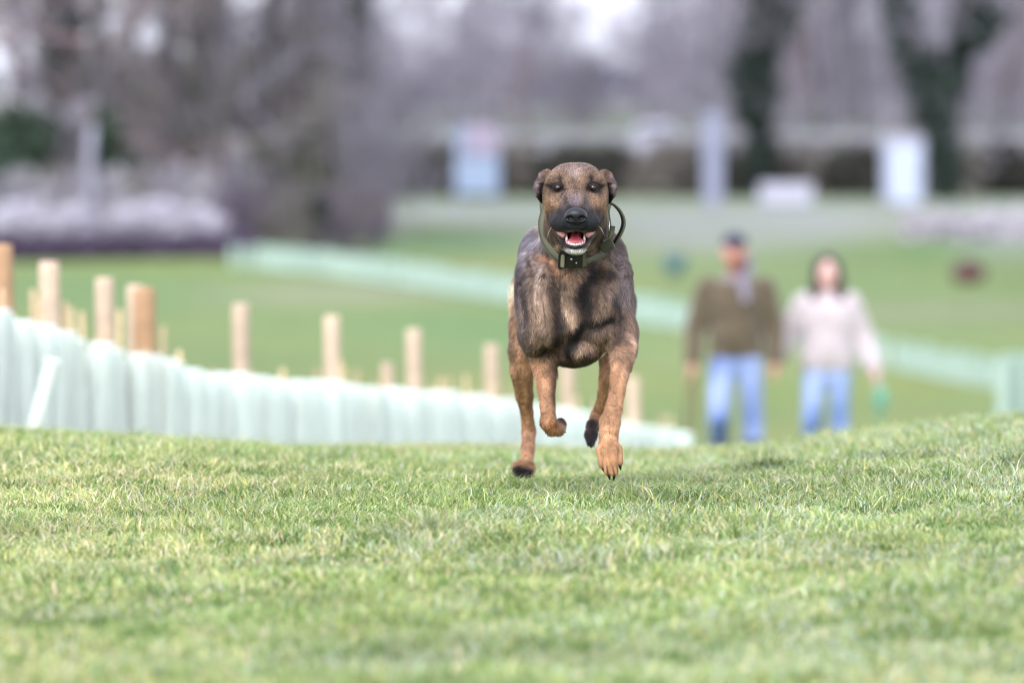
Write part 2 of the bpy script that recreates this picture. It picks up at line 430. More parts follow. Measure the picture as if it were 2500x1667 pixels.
def ordinal(i):
    if i < 20: return ORD[i]
    t = ['twenty', 'thirty', 'forty', 'fifty', 'sixty', 'seventy'][(i + 1) // 10 - 2]
    return t[:-1] + 'ieth' if (i + 1) % 10 == 0 else t + '-' + ORD[(i + 1) % 10 - 1]
MARKS = [(-9999, 'left of the reddish post'), (8, 'right of the reddish post'), (120, 'right of the second post'), (255, 'right of the third post'), (352, 'right of the thick orange post'), (587, 'right of the lone post'),
         (810, 'right of the middle post'), (1010, 'right of the second post before the dog'), (1200, 'right of the post beside the dog'), (1385, 'right of the post between the dog legs'), (1545, 'right of the last post by the man')]
FARM = [(-9999, 'right of the small dark bush'), (1250, 'right of the dog'), (1870, 'right of the man'), (2140, 'right of the woman')]
_cnt = {}
def nth(px, marks, key):
    m = [t for a, t in marks if px >= a][-1]; _cnt[(m, key)] = _cnt.get((m, key), -1) + 1
    return ordinal(_cnt[(m, key)]), m
if 'tubes' not in SKIP:
    gms = [guard_mesh(.60, .047, seed=i) for i in range(4)]
    cms = [cane_mesh(h, i) for i, h in enumerate((.59, .62, .70, .58))]
    fms = []
    def guard(x, y, sc=1.0, tilt=(0, 0), label='', group='', mat=None, i=0, cane=None, parts=True, far=False):
        z = float(ground_z(x, y)) - .01
        if parts:
            o = link('plant_guard', None, label=label, cat='plant guard', group=group, loc=(x, y, z))
            o.rotation_euler = (tilt[0], tilt[1], random.uniform(0, 6.28)); o.scale = (1, 1, sc)
            t = link('shelter', gms[i % 4], M_tube, o)
            if mat:
                t.data = gms[0].copy(); t.data.materials.clear(); t.data.materials.append(mat)
            c = link('stake', cms[(cane if cane is not None else i) % 4], M_cane, o, loc=(0, .030, 0))
        else:
            if not fms: fms.extend(m.copy() for m in gms); [(m.materials.clear(), m.materials.append(M_tubef)) for m in fms]
            o = link('plant_guard', (fms if far else gms)[i % 4], M_tube, label=label, cat='plant guard', group=group, loc=(x, y, z))
            o.rotation_euler = (tilt[0], tilt[1], random.uniform(0, 6.28)); o.scale = (1.35, 1.35, sc)
        return o
    # near double row, running from the left edge down and away to the right
    D = 19.6; k = 0
    while D < 31.9:
        X = -1.89 + (D - 21) * .266
        front = k % 2 == 0
        nx = X + (0.0 if front else -.12) + random.uniform(-.012, .012); ny = D + (0 if front else .14) + random.uniform(-.02, .02)
        guard(nx, ny, random.uniform(.985, 1.015), (random.gauss(0, .02), random.gauss(0, .025)),
              '%s pale mint guard %s, %s line' % (*nth(1250 + nx / ny * FPX, MARKS, front), 'front' if front else 'back'),
              'front line of near plant guards' if front else 'back line of near plant guards', i=random.randrange(4))
        D += .080; k += 1
    p = W(80, 1040, 20.4)
    x = p[0] - .02; o = guard(x, 20.35, 1.0, (0, .27), 'white plant guard leaning over to the right at the left end of the row', None, M_tubew)
    o.rotation_euler = (0, .27, 0); o.scale = (.60, .60, .62)
    # far single row across the meadow
    fx = [(560, 95.5), (640, 95), (1250, 86), (1650, 80), (2200, 75), (2450, 72), (2640, 70)]
    pts = [gpoint(a, b) for a, b in fx]; seg = [np.linalg.norm((pts[i + 1] - pts[i])[:2]) for i in range(len(pts) - 1)]
    cum = np.concatenate([[0], np.cumsum(seg)]); N = 116
    for i in range(N):
        s = cum[-1] * (i + .5) / N; xx = np.interp(s, cum, [q[0] for q in pts]); yy = np.interp(s, cum, [q[1] for q in pts])
        guard(xx + random.uniform(-.02, .02), yy + random.uniform(-.1, .1), .66 * random.uniform(.93, 1.07), (random.gauss(0, .02), random.gauss(0, .03)),
              '%s far guard %s, across the meadow' % nth(1250 + xx / yy * FPX, FARM, 1), 'far line of plant guards', i=random.randrange(4), parts=False, far=True)
    for i in range(9):
        q = W(2452 + i * 17, 1000, 48 + (i % 3) * .3)
        guard(q[0], q[1], 1.0, (random.gauss(0, .02), random.gauss(0, .02)), '%s mint guard from the left in the cluster at the right edge' % ordinal(i), 'plant guards at the right edge', i=i, parts=False, far=True)
    # wooden posts behind the near row
    POSTS = [(8, 590, 21.2, .037, 'reddish wooden post cut by the left edge of the photo', 1), (120, 632, 21.8, .041, 'pale wooden post second from the left', 0),
             (255, 672, 22.4, .039, 'pale wooden post third from the left, just left of the thick orange pair', 0), (330, 690, 22.85, .036, 'pale wooden post touching the thick orange post', 0),
             (352, 696, 22.7, .045, 'thick orange wooden post among the thin stakes', 1), (587, 735, 24.2, .038, 'wooden post alone to the right of the orange post', 0),
             (810, 765, 25.5, .038, 'wooden post midway between the orange post and the dog', 0), (1010, 797, 26.8, .038, 'wooden post second to the left of the dog', 0),
             (1200, 835, 28.1, .038, 'wooden post right beside the dog on the left', 0), (1385, 880, 29.5, .038, 'wooden post seen between the legs of the dog', 0), (1545, 915, 30.9, .038, 'wooden post just right of the front leg of the dog', 0),
             (945, 880, 26.5, .03, 'short wooden stub post left of the dog', 0)]
    for px, py, D, r, lab, k in POSTS:
        t = W(px, py + 6, D); g = float(ground_z(t[0], D)); h = t[2] - g + .02
        V, F = tube_path([(0, 0, 0), (0, 0, h * .3), (.004, 0, h * .7), (0, 0, h - .015), (0, 0, h)], [r, r * 1.01, r * .98, r * .97, r * .82], 12)
        link('wooden_post', make_mesh('wooden_post', V, F), [M_post, M_post2][k], label=lab, cat='post', group='posts behind the near plant guards', loc=(t[0], D, g - .02))
    # bamboo canes standing loose behind the row
    for px, top, D, lab in [(28, 680, 21.0, 'thin cane next to the reddish post at the left edge'), (70, 715, 21.3, 'thin cane left of the second post'),
                       (90, 700, 21.4, 'thin cane close on the left of the second post'), (145, 730, 21.6, 'thin cane close on the right of the second post'),
                       (175, 745, 21.9, 'thin cane between second and third post'), (215, 755, 22.1, 'thin cane left of the third post'), (290, 750, 22.4, 'thin cane right of the third post'),
                       (385, 790, 23.0, 'thin cane right of the thick orange post'), (410, 840, 23.2, 'short cane right of the thick orange post'),
                       (450, 850, 23.4, 'thin cane left of the lone post'), (700, 895, 24.9, 'thin cane right of the lone post'), (1075, 920, 27.2, 'thin cane between the two posts nearest the dog')]:
        t = W(px, top, D + .25); g = float(ground_z(t[0], D + .25)); h = t[2] - g
        link('cane', cane_mesh(max(h, .4), int(px)), M_cane, label=lab, cat='cane', group='loose canes behind the row', loc=(t[0], D + .25, g - .01)).scale = (1.4, 1.4, 1)

# ------------------------------------------------------------------ trees, scrub, far woods
def grow(seed, h, r, stems=1, low=.12, n1=16, len1=.38, lv=3, spread=.9, up=.35, kids=(7, 5)):
    q = np.random.default_rng(seed); segs = []; thin = []
    def branch(p, d, L, rad, level, nseg=4):
        pts = [p]; d = d / np.linalg.norm(d)
        for i in range(nseg):
            d = d + q.normal(0, .13, 3) + np.array([0, 0, .05]); d /= np.linalg.norm(d)
            p2 = pts[-1] + d * L / nseg; r0 = rad * (1 - .75 * i / nseg); r1 = rad * (1 - .75 * (i + 1) / nseg)
            (segs if level <= 1 else thin).append((pts[-1], p2, r0, r1)); pts.append(p2)
        if level < lv:
            for c in range(kids[level - 1] if level >= 1 else 0):
                t = q.uniform(.2, 1.0) * nseg; i = min(int(t), nseg - 1); pp = pts[i] + (pts[i + 1] - pts[i]) * (t - i)
                a = q.normal(0, 1, 3); a /= np.linalg.norm(a)
                branch(pp, d * .6 + a * .8 + np.array([0, 0, .15]), L * q.uniform(.35, .6), rad * .42, level + 1, 3 if level == 1 else 2)
    trunk = []
    for s in range(stems):
        base = q.normal(0, .35, 3) * (stems > 1); base[2] = 0
        d = np.array([0, 0, 1.]) + q.normal(0, .05 if stems == 1 else .35, 3); p = base.copy(); rr = r
        pts = [p]
        for i in range(8):
            d = d + q.normal(0, .06, 3); d[2] = abs(d[2]) + .2; d /= np.linalg.norm(d)
            p2 = pts[-1] + d * h / 8; trunk.append((pts[-1], p2, rr * (1 - .1 * i) + (.25 * rr if i == 0 else 0), rr * (1 - .1 * (i + 1)))); pts.append(p2)
        for c in range(n1):
            t = q.uniform(low, .98) * 8; i = min(int(t), 7); pp = pts[i] + (pts[i + 1] - pts[i]) * (t - i)
            az = q.uniform(0, 6.283); dd = np.array([math.cos(az) * spread, math.sin(az) * spread, up + q.normal(0, .15)])
            branch(pp, dd, h * len1 * q.uniform(.5, 1.1) * (1.15 - t / 8 * .6), rr * .33, 1)
    return trunk, segs, thin
def segmesh(name, segs, sides, minr=0):
    P0 = np.array([s[0] for s in segs]); P1 = np.array([s[1] for s in segs]); R0 = np.maximum([s[2] for s in segs], minr); R1 = np.maximum([s[3] for s in segs], minr)
    V, F = prisms(P0, P1, R0, R1, sides); return make_mesh(name, V, F)
M_bark = material('bark', (.085, .078, .09), rough=.95, var=.3, vscale=3, randv=.25, spec=.2)
M_twig = material('twigs', (.28, .26, .318), rough=.95, var=.25, vscale=.4, randv=.22, spec=.2)
M_twigr = material('russet_twigs', (.28, .215, .24), rough=.95, var=.25, vscale=.4, randv=.15, spec=.2)
M_twigo = material('olive_twigs', (.22, .205, .19), rough=.95, var=.25, vscale=.4, randv=.2, spec=.2)
M_twigp = material('pale_twigs', (.60, .57, .64), rough=.95, var=.2, vscale=.4, randv=.12, spec=.2)
M_ivy = material('ivy_leaf', (.03, .048, .04), rough=.6, var=.4, vscale=2, randv=.1, spec=.3)
M_ever = material('evergreen_leaf', (.045, .075, .05), rough=.7, var=.4, vscale=1.5, randv=.2, spec=.3)
M_hedge = material('hedge_leaf', (.055, .055, .048), rough=.9, var=.4, vscale=1.5)
M_bloss = material('blossom', (.56, .54, .63), rough=.8, var=.3, vscale=2)
M_bramble = material('bramble', (.10, .075, .13), rough=.9, var=.3, vscale=1.5)
def leafquads(name, centres, size, seed=1):
    q = np.random.default_rng(seed); n = len(centres); a = q.normal(0, 1, (n, 3)); a /= np.linalg.norm(a, axis=1, keepdims=True)
    b = np.cross(a, q.normal(0, 1, (n, 3))); b /= np.linalg.norm(b, axis=1, keepdims=True); s = size * q.uniform(.6, 1.3, (n, 1))
    c = np.asarray(centres); V = np.stack([c - a * s, c - b * s * .7, c + a * s, c + b * s * .7], 1).reshape(-1, 3)
    return make_mesh(name, V, np.arange(n * 4).reshape(n, 4), smooth=False)
if 'trees' not in SKIP:
    TV = []
    for i in range(4):
        t, s, th = grow(20 + i, 13, .26, 1, .06, 20, .36, 3, kids=(7, 5))
        TV.append((segmesh('trunk', t, 9), segmesh('crown', s + [(a, b, c, d) for a, b, c, d in th], 3, .012)))
    SV = []
    for i in range(4):
        t, s, th = grow(50 + i, 4.2, .03, 13, .10, 9, .34, 3, spread=.7, up=.7, kids=(4, 4))
        SV.append((segmesh('stem', t, 4), segmesh('twigs', s + th, 3, .008)))
    def tree(px, D, v, sc, label, mat=None, name='bare_tree', rz=None, group='bare trees behind the meadow'):
        g = gpoint(px, D); o = link(name, None, label=label, cat='tree', group=group, loc=g - np.array([0, 0, .1]))
        o.scale = (sc, sc, sc); o.rotation_euler = (0, 0, random.uniform(0, 6.28) if rz is None else rz)
        a = link('trunk', TV[v][0], M_bark, o)
        cm = TV[v][1]
        if mat and mat is not M_twig: cm = TV[v][1].copy(); cm.materials.clear(); cm.materials.append(mat)
        link('crown', cm, M_twig, o); return o
    def shrub(px, D, v, sc, label, mat=None, name='shrub', cat='shrub', sz=1.0, group=None):
        g = gpoint(px, D); o = link(name, None, label=label, cat=cat, group=group, loc=g - np.array([0, 0, .05]))
        o.scale = (sc, sc, sc * sz); o.rotation_euler = (0, 0, random.uniform(0, 6.28))
        ms = [SV[v][0], SV[v][1]]
        if mat and mat is not M_twig:
            ms = [m.copy() for m in ms]
            for m in ms: m.materials.clear(); m.materials.append(mat)
        link('stem', ms[0], M_twig, o, kind='stuff'); link('twigs', ms[1], M_twig, o, kind='stuff'); return o
    places = [(-60, 'at the far left edge'), (60, 'near the left edge'), (170, 'behind the white blossom bushes'), (300, 'above the blossom bushes'), (420, 'right of the blossom bushes'),
              (520, 'left of the pale gap in the scrub'), (640, 'at the end of the far guard line'), (760, 'above the dark evergreen bush'), (880, 'left of the white and blue board'), (990, 'below the left patch of open sky')]
    # left hand woodland
    for i, (px, w) in enumerate(places):
        if i in (0, 9): continue
        tree(px + random.uniform(-15, 15), random.uniform(112, 135), i % 4, random.uniform(.75, 1.0) * (.45 if i in (7, 8) else 1), f'bare winter tree {w}', [M_twig, M_twigo, M_twig, M_twigr][i % 4] if i else M_twigr)
        if i not in (0, 1, 8, 9): tree(px + random.uniform(20, 70), random.uniform(150, 190), (i + 1) % 4, random.uniform(.8, 1.1), f'mauve bare tree deeper in the wood {w}', [M_twig, M_twig, M_twigo][i % 3])
        shrub(px + random.uniform(-30, 30), random.uniform(118, 140), i % 4, random.uniform(.8, 1.1), f'leafless thicket shrub {w}', [M_twig, M_twigo][i % 2], group='thicket shrubs under the left wood')
    # middle and right background
    places2 = [(1140, 'left behind the white and blue board', .42), (1220, 'right behind the white and blue board', .42), (1290, 'left of the open sky above the dog', .36), (1725, 'right of the white van', .62), (1790, 'left of the ivy clad tree', .8),
               (1900, 'just behind the ivy clad tree', .9), (2010, 'right of the ivy clad tree', .9), (2110, 'above the portable toilet', .95), (2210, 'left of the forked ivy tree', .95), (2330, 'right of the forked ivy tree', 1.0), (2440, 'near the right edge', 1.0), (2540, 'at the right edge', 1.0)]
    for i, (px, w, s) in enumerate(places2):
        D = random.uniform(225, 265); tree(px, D, i % 4, s * .85, f'tall bare tree {w}', [M_twig, M_twig, M_twigr, M_twig][i % 4])
        if px > 1700: tree(px + 45, D + 50, (i + 2) % 4, s * .95, f'fainter bare tree {w}', M_twig)
    for i in range(26):
        px = 700 + i * 75
        s = float(np.clip(min(.40 + abs(px - 1465) / 260, .42 + abs(px - 985) / 200), 0, .9))
        shrub(px, 300 + (i % 3) * 14, i % 4, s * 2.2, f'{ordinal(i)} grey scrub bush from the left on the rise behind the meadow', M_twig, sz=.9, group='scrub on the rise')
    for i in range(34):
        px = 900 + i * 50
        shrub(px, 196 + (i % 3) * 8, i % 4, .40, f'{ordinal(i)} low grey thicket from the left behind the clipped hedge', [M_twig, M_twig, M_twigo][i % 3], sz=.75, group='low thicket behind the hedge')
    for i in range(22):
        px = 960 + i * 76
        shrub(px, 262 + (i % 2) * 9, i % 4, .42 if i % 3 else .8, f'{ordinal(i)} loose grey shrub from the left in the far field', M_twig, group='loose shrubs in the far field')
    # far wood on the skyline
    t, s, th = grow(90, 8, .2, 9, .05, 14, .4, 3, spread=.9, up=.5, kids=(5, 4))
    cs = []
    for i in range(70):
        X = -95 + i * 2.75 + random.uniform(-1, 1); D = random.uniform(640, 720); hh = random.uniform(4.0, 6.5)
        n = 260; q = rng.normal(0, 1, (n, 3)); q /= np.linalg.norm(q, axis=1, keepdims=True); q *= rng.uniform(.5, 1, (n, 1)) ** .4
        cs.append(q * np.array([2.6, 2.6, hh * .5]) + np.array([X, D, float(ground_z(X, D)) + hh * .5]))
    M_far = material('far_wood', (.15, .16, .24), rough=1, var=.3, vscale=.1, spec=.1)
    link('far_wood', leafquads('far_wood', np.concatenate(cs), .55, 5), M_far, kind='stuff', label='dark blue grey wood on the skyline behind the dog', cat='wood')
    # ivy clad trees on the right
    def ivytree(px, D, pathpx, label):
        g = gpoint(px, D); o = link('ivy_tree', None, label=label, cat='tree', loc=g)
        segs = []; cen = []
        for path in pathpx:
            P = [W(a, b, D) - g for a, b, _ in path]; P[0][2] = min(P[0][2], -.1) if path is pathpx[0] else P[0][2]
            R = [c / FPX * D * 1.38 for _, _, c in path]
            for i in range(len(P) - 1):
                segs.append((P[i], P[i + 1], max(.12, R[i] * .3), max(.1, R[i + 1] * .3)))
                n = int(1600 * max(.4, np.linalg.norm(P[i + 1] - P[i]) / 2)); tt = rng.random(n)[:, None]; d = rng.normal(0, 1, (n, 3)); d /= np.linalg.norm(d, axis=1, keepdims=True)
                rr = (R[i] * (1 - tt) + R[i + 1] * tt) * rng.uniform(.5, 1.1, (n, 1)) * (.7 + .5 * noise3(P[i] * (1 - tt) + P[i + 1] * tt + d * .5, 1.3, 1)[:, None])
                cen.append(P[i] * (1 - tt) + P[i + 1] * tt + d * rr)
        link('trunk', segmesh('trunk', segs, 8), M_bark, o); link('ivy', leafquads('ivy', np.concatenate(cen), .10, 3), M_ivy, o)
        v = TV[1]
        c = link('crown', v[1], M_twig, o); c.scale = (.8, .8, .8)
        return o
    ivytree(1850, 165, [[(1848, 480, 20), (1850, 300, 26), (1842, 230, 52), (1840, 140, 62), (1880, 40, 60), (1900, -80, 70)]], 'tree thickly clad in dark ivy above the long white trough')
    ivytree(2300, 160, [[(2318, 480, 26), (2292, 330, 38), (2272, 230, 46), (2235, 130, 44), (2200, 40, 34), (2180, -60, 30)], [(2285, 270, 40), (2330, 190, 34), (2352, 110, 26), (2362, 40, 40), (2410, -60, 44)], [(2350, 120, 20), (2400, 90, 26), (2440, 40, 22)]], 'forked tree clad in dark ivy right of the portable toilet')
    ivytree(150, 120, [[(140, 560, 20), (150, 300, 30), (150, 150, 42), (140, 60, 42), (150, -80, 50)]], 'ivy covered trunk rising behind the blossom bushes')
    ivytree(890, 125, [[(885, 560, 16), (888, 400, 26), (885, 250, 26), (880, 160, 20), (870, -80, 18)]], 'slim dark ivy covered trunk left of the white and blue board')
    ivytree(470, 125, [[(470, 560, 16), (475, 350, 28), (485, 200, 34), (500, 80, 30), (510, -80, 28)]], 'dark ivy covered trunk right of the blossom bushes')
    # evergreen and ivy masses on the left, each its own bush
    def bush(px, py, D, rx, rz, mat, label, name='evergreen_bush', n=1600, size=.11, cat='bush', seed=0, group=None):
        c = W(px, py, D); g = gpoint(px, D); o = link(name, None, label=label, cat=cat, group=group, loc=g)
        q = np.random.default_rng(seed + int(px)); d = q.normal(0, 1, (n, 3)); d /= np.linalg.norm(d, axis=1, keepdims=True)
        rr = q.uniform(.3, 1, (n, 1)) ** .5 * (.40 + 1.1 * noise3(d * 1.5 + seed, 2.2, 2)[:, None])
        cc = d * rr * np.array([rx, rx * .8, rz]) + (c - g); cc[:, 2] = np.abs(cc[:, 2])
        link('foliage', leafquads('foliage', cc, size, seed), mat, o, kind='stuff')
        st = []
        for k in range(7):
            a = q.uniform(0, 6.28); e = (c - g) + np.array([math.cos(a) * rx * .5, math.sin(a) * rx * .4, q.uniform(-.3, .6) * rz])
            b = np.array([(c - g)[0] + q.normal(0, .15), q.normal(0, .15), -.1]); m = (b + e) / 2 + q.normal(0, .1, 3)
            st += [(b, m, .05, .035), (m, e, .035, .015)]
        link('stem', segmesh('stem', st, 5), M_bark, o, kind='stuff'); return o
    bush(45, 345, 112, .8, .75, M_ever, 'dark evergreen bush at the left edge under the pale twigs', seed=1, n=1100)
    bush(262, 400, 114, .45, 1.15, M_ever, 'dark evergreen bush standing behind the middle of the blossom', seed=2, n=900)
    bush(10, 470, 111, .5, .8, M_ever, 'dark low evergreen at the left edge behind the blossom', seed=3)
    bush(780, 515, 104, .22, .32, M_ever, 'small dark conifer shaped bush behind the far guard line', seed=4, n=700, size=.06)
    # blackthorn blossom
    for i, (px, py, D, rx, rz, lab) in enumerate([(60, 545, 104, .75, .42, 'white blossoming bush at the left edge of the meadow'), (185, 560, 103, .42, .50, 'white blossoming bush beside the pale trunk'),
                             (370, 535, 103, .80, .36, 'widest white blossoming bush on the meadow edge'), (480, 550, 103, .55, .33, 'right hand end of the white blossoming bushes')]):
        bush(px, py, D, rx, rz, M_bloss, lab, 'blossom_bush', 1500, .05, 'bush', 10 + i)
    for i, (px, lab) in enumerate([(20, 'at the left edge'), (110, 'under the leftmost blossom'), (210, 'under the pale trunk'), (310, 'left under the widest blossom'), (400, 'right under the widest blossom'), (490, 'under the right end of the blossom'), (570, 'left of the end of the far guard line')]):
        bush(px, 605, 101.5, .5, .30, M_bramble, f'dark purple bramble mound {lab}', 'bramble', 1100, .05, 'bramble', 30 + i)
    bush(205, 272, 116, .36, .30, M_bloss, 'pale blossoming crown high on the left, right of its twin', 'blossom_bush', 260, .05, 'bush', 40)
    bush(80, 265, 116, .40, .3, M_twigp, 'pale dry crown high on the left edge', 'blossom_bush', 500, .05, 'bush', 41)
    bush(578, 385, 118, .22, .45, M_bloss, 'small pale blossoming bush alone in the middle of the scrub', 'blossom_bush', 420, .05, 'bush', 42)
    bush(55, 405, 115, .2, .24, M_bloss, 'small pale blossoming spray before the evergreen at the left edge', 'blossom_bush', 260, .05, 'bush', 43)
    for i in range(9):
        px = 585 + i * 42
        shrub(px, 104 + (i % 3) * 2, i % 4, .36, f'{ordinal(i)} low mauve bramble thicket from the left along the wood edge', [M_bramble, M_twigo][i % 2], sz=.8, group='low thicket along the wood edge')
    for i in range(10):
        px = 20 + i * 62
        shrub(px, 106 + (i % 3) * 2, i % 4, .40, f'{ordinal(i)} twiggy grey shrub from the left around the blossom', [M_twig, M_twigp, M_twigo][i % 3], sz=.9, group='twiggy shrubs around the blossom')
    # pale birch trunk
    g = gpoint(222, 106); V, F = tube_path([(0, 0, -.1), (.03, 0, .8), (-.03, 0, 1.7), (.02, 0, 2.4)], [.12, .11, .10, .07], 10)
    link('birch_trunk', make_mesh('birch_trunk', V, F), material('birch_bark', (.28, .28, .36), rough=.8, var=.25, vscale=4), label='pale broken birch trunk standing in the blossom bushes', cat='tree', loc=g)
    # hedge along the right side of the meadow: one clipped bush after another
    for i in range(15):
        px = 910 + i * 118
        bush(px, 436, 166 + (i % 2) * 1.5, 1.0, 1.0, [M_twigo, M_hedge, M_hedge][(i * 7) % 3], f'{ordinal(i)} bush from the left in the dark hedge at the end of the meadow',
             'hedge_bush', 3400, .12, 'hedge', 60 + i, group='hedge at the end of the meadow')
    for i in range(8):
        bush(2230 + i * 45, 560 + 12 * (i % 2), 118, .30, .50, M_twigp, f'{ordinal(i)} pale dry bush from the left at the right edge of the meadow', 'dry_bush', 600, .05, 'bush', 80 + i, group='pale dry bushes at the right')

# ------------------------------------------------------------------ things at the far edge
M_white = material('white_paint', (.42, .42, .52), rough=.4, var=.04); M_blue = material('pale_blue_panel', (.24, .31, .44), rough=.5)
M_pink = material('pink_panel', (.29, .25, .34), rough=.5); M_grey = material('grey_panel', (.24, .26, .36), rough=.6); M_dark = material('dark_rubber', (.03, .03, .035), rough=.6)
M_glass = material('dark_glass', (.08, .09, .12), rough=.1); M_red = material('maroon_cloth', (.10, .04, .05), rough=.9, var=.3); M_teal = material('teal_cloth', (.05, .13, .17), rough=.8)
if 'things' not in SKIP:
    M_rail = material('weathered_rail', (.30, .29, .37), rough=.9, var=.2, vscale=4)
    fo = gpoint(1700, 182); rf = link('rail_fence', None, label='long weathered post and rail fence beyond the hedge at the end of the meadow', cat='fence', loc=fo)
    fx = [-6 + i * 2.4 for i in range(11)]
    fz = [float(ground_z(x, 182)) - fo[2] for x in fx]
    postm = box_mesh('post', [((0, 0, .85), (.14, .12, 1.75))], .01)
    for x, z in zip(fx, fz): link('post', postm, M_rail, rf, loc=(x - fo[0], 0, z))
    for i in range(10):
        for hh in (.62, 1.08, 1.55):
            L_ = math.hypot(2.4, fz[i + 1] - fz[i]); r_ = link('rail', box_mesh('rail', [((0, 0, 0), (L_ - .02, .05, .17))], .01), M_rail, rf, loc=((fx[i] + fx[i + 1]) / 2 - fo[0], -.09, (fz[i] + fz[i + 1]) / 2 + hh))
            r_.rotation_euler = (0, -math.atan2(fz[i + 1] - fz[i], 2.4), 0)
    g = gpoint(1165, 150); o = link('sign_board', None, label='tall white and blue information board left behind the dog', cat='sign', loc=g)
    h = W(1165, 300, 150)[2] - g[2]; w = 108 / FPX * 150
    link('panel', box_mesh('panel', [((w * .12, 0, h * .80), (w * .72, .06, h * .36))], .01), M_pink, o)
    link('panel', box_mesh('panel', [((0, 0, h * .38), (w, .06, h * .44))], .01), M_blue, o)
    link('edge_strip', box_mesh('edge_strip', [((-w * .36, 0, h * .8), (w * .2, .07, h * .36))], .01), M_blue, o)
    for s in (-1, 1): link('post', box_mesh('post', [((s * w * .44, .05, h * .48), (.09, .06, h * .98))], .01), M_grey, o)
    # van seen end on beyond the hedge
    D = 205; g = gpoint(1598, D); z0 = W(1598, 392, D)[2]; g = np.array([g[0], D, z0 - .35])
    o = link('parked_van', None, label='white van parked end on beyond the dark hedge', cat='van', loc=g); w = 1.55
    link('body', box_mesh('body', [((0, 0, 1.05), (w, 3.6, 1.35))], .22), M_white, o)
    link('windscreen', box_mesh('windscreen', [((0, -1.80, 1.32), (w * .72, .03, .42))], .01), M_glass, o)
    link('bumper', box_mesh('bumper', [((0, -1.84, .48), (w * .96, .12, .18))], .03), M_grey, o)
    for s in (-1, 1):
        link('headlight', box_mesh('headlight', [((s * w * .38, -1.82, .75), (.2, .06, .15))], .02), M_grey, o)
        for yy in (-1.2, 1.2):
            V, F = tube_path([(s * (w / 2 - .18), yy, .32), (s * (w / 2 + .01), yy, .32)], [.32, .32], 16)
            link('wheel', make_mesh('wheel', V, F), M_dark, o)
    # pale post
    g = gpoint(1740, 150); h = W(1740, 275, 150)[2] - g[2]
    o = link('gate_post', None, label='tall pale grey gate post left of the ivy clad tree', cat='post', loc=g)
    link('shaft', box_mesh('shaft', [((0, 0, h / 2), (.50, .35, h))], .02), M_grey, o); link('cap', box_mesh('cap', [((0, 0, h + .03), (.56, .41, .06))], .02), M_grey, o)
    # trough
    g = gpoint(1918, 150); o = link('water_trough', None, label='long low white trough at the far end of the grass', cat='trough', loc=g); w = 1.35
    g2 = W(1918, 512, 150)[2] - g[2]
    link('basin', box_mesh('basin', [((0, -.3, .42 + g2), (w, .04, .55)), ((0, .3, .42 + g2), (w, .04, .55)), ((-w / 2, 0, .42 + g2), (.04, .6, .55)), ((w / 2, 0, .42 + g2), (.04, .6, .55)), ((0, 0, .2 + g2), (w, .6, .05))], .008), M_white, o)
    for s in (-1, 1): link('leg', box_mesh('leg', [((s * w * .35, 0, .08 + g2 / 2), (.08, .5, .3 + abs(g2)))], .01), M_grey, o)
    # portable toilet
    D = 152; g = gpoint(2203, D); h = W(2203, 335, D)[2] - g[2]; w = 98 / FPX * D
    o = link('portable_toilet', None, label='white and pale blue portable toilet cabin beside the forked ivy tree', cat='toilet', loc=g)
    link('cabin', box_mesh('cabin', [((0, 0, h * .47), (w, 1.0, h * .90))], .03), M_white, o)
    link('roof', box_mesh('roof', [((0, 0, h * .95), (w * 1.04, 1.06, h * .07))], .03), M_white, o)
    d = link('door', box_mesh('door', [((0.02, -.51, h * .47), (w * .66, .04, h * .80))], .01), material('white_blue_door', (.46, .53, .70), rough=.4), o)
    link('handle', box_mesh('handle', [((w * .24, -.545, h * .45), (.05, .04, .16))], .008), M_dark, d)
    for s in (-1, 1): link('corner_rail', box_mesh('corner_rail', [((s * w * .47, -.5, h * .47), (.07, .07, h * .9))], .01), M_blue, o)
    # small things on the grass
    p = gpoint(2365, 98); V, F = spheroid((0, 0, .16), (.30, .22, .19), 18, 12); V += (noise3(V * 1.0, 9, 2)[:, None] - .5) * .08
    o = link('duffel_bag', None, label='dark maroon bag lying on the grass at the right', cat='bag', loc=p)
    link('body', make_mesh('body', V, F), M_red, o); V, F = tube_path([(-.15, -.12, .30), (-.1, -.14, .40), (.1, -.14, .40), (.15, -.12, .30)], .015, 6); link('handle', make_mesh('handle', V, F), M_dark, o)
    p = gpoint(1648, 99)
    zt = W(1648, 645, 99)[2]; o = link('bucket', None, label='small teal bucket on the grass left of the bearded man', cat='bucket', loc=(p[0], p[1], p[2]))
    V = []; F = []; S = 16
    for (z, r) in [(0, .14), (.32, .19), (.32, .175), (.02, .13)]:
        for i in range(S): V.append((r * math.cos(2 * math.pi * i / S), r * math.sin(2 * math.pi * i / S), z))
    for j in range(3):
        for i in range(S): F.append((j * S + i, j * S + (i + 1) % S, (j + 1) * S + (i + 1) % S, (j + 1) * S + i))
    link('body', make_mesh('body', np.array(V), [np.array(F), np.array([list(range(S))[::-1]]), np.array([list(range(3 * S, 4 * S))])]), M_teal, o)
    V, F = tube_path([(.18 * math.cos(a), 0, .30 + .16 * math.sin(a)) for a in np.linspace(0, math.pi, 11)], .008, 6); link('handle', make_mesh('handle', V, F), M_dark, o)

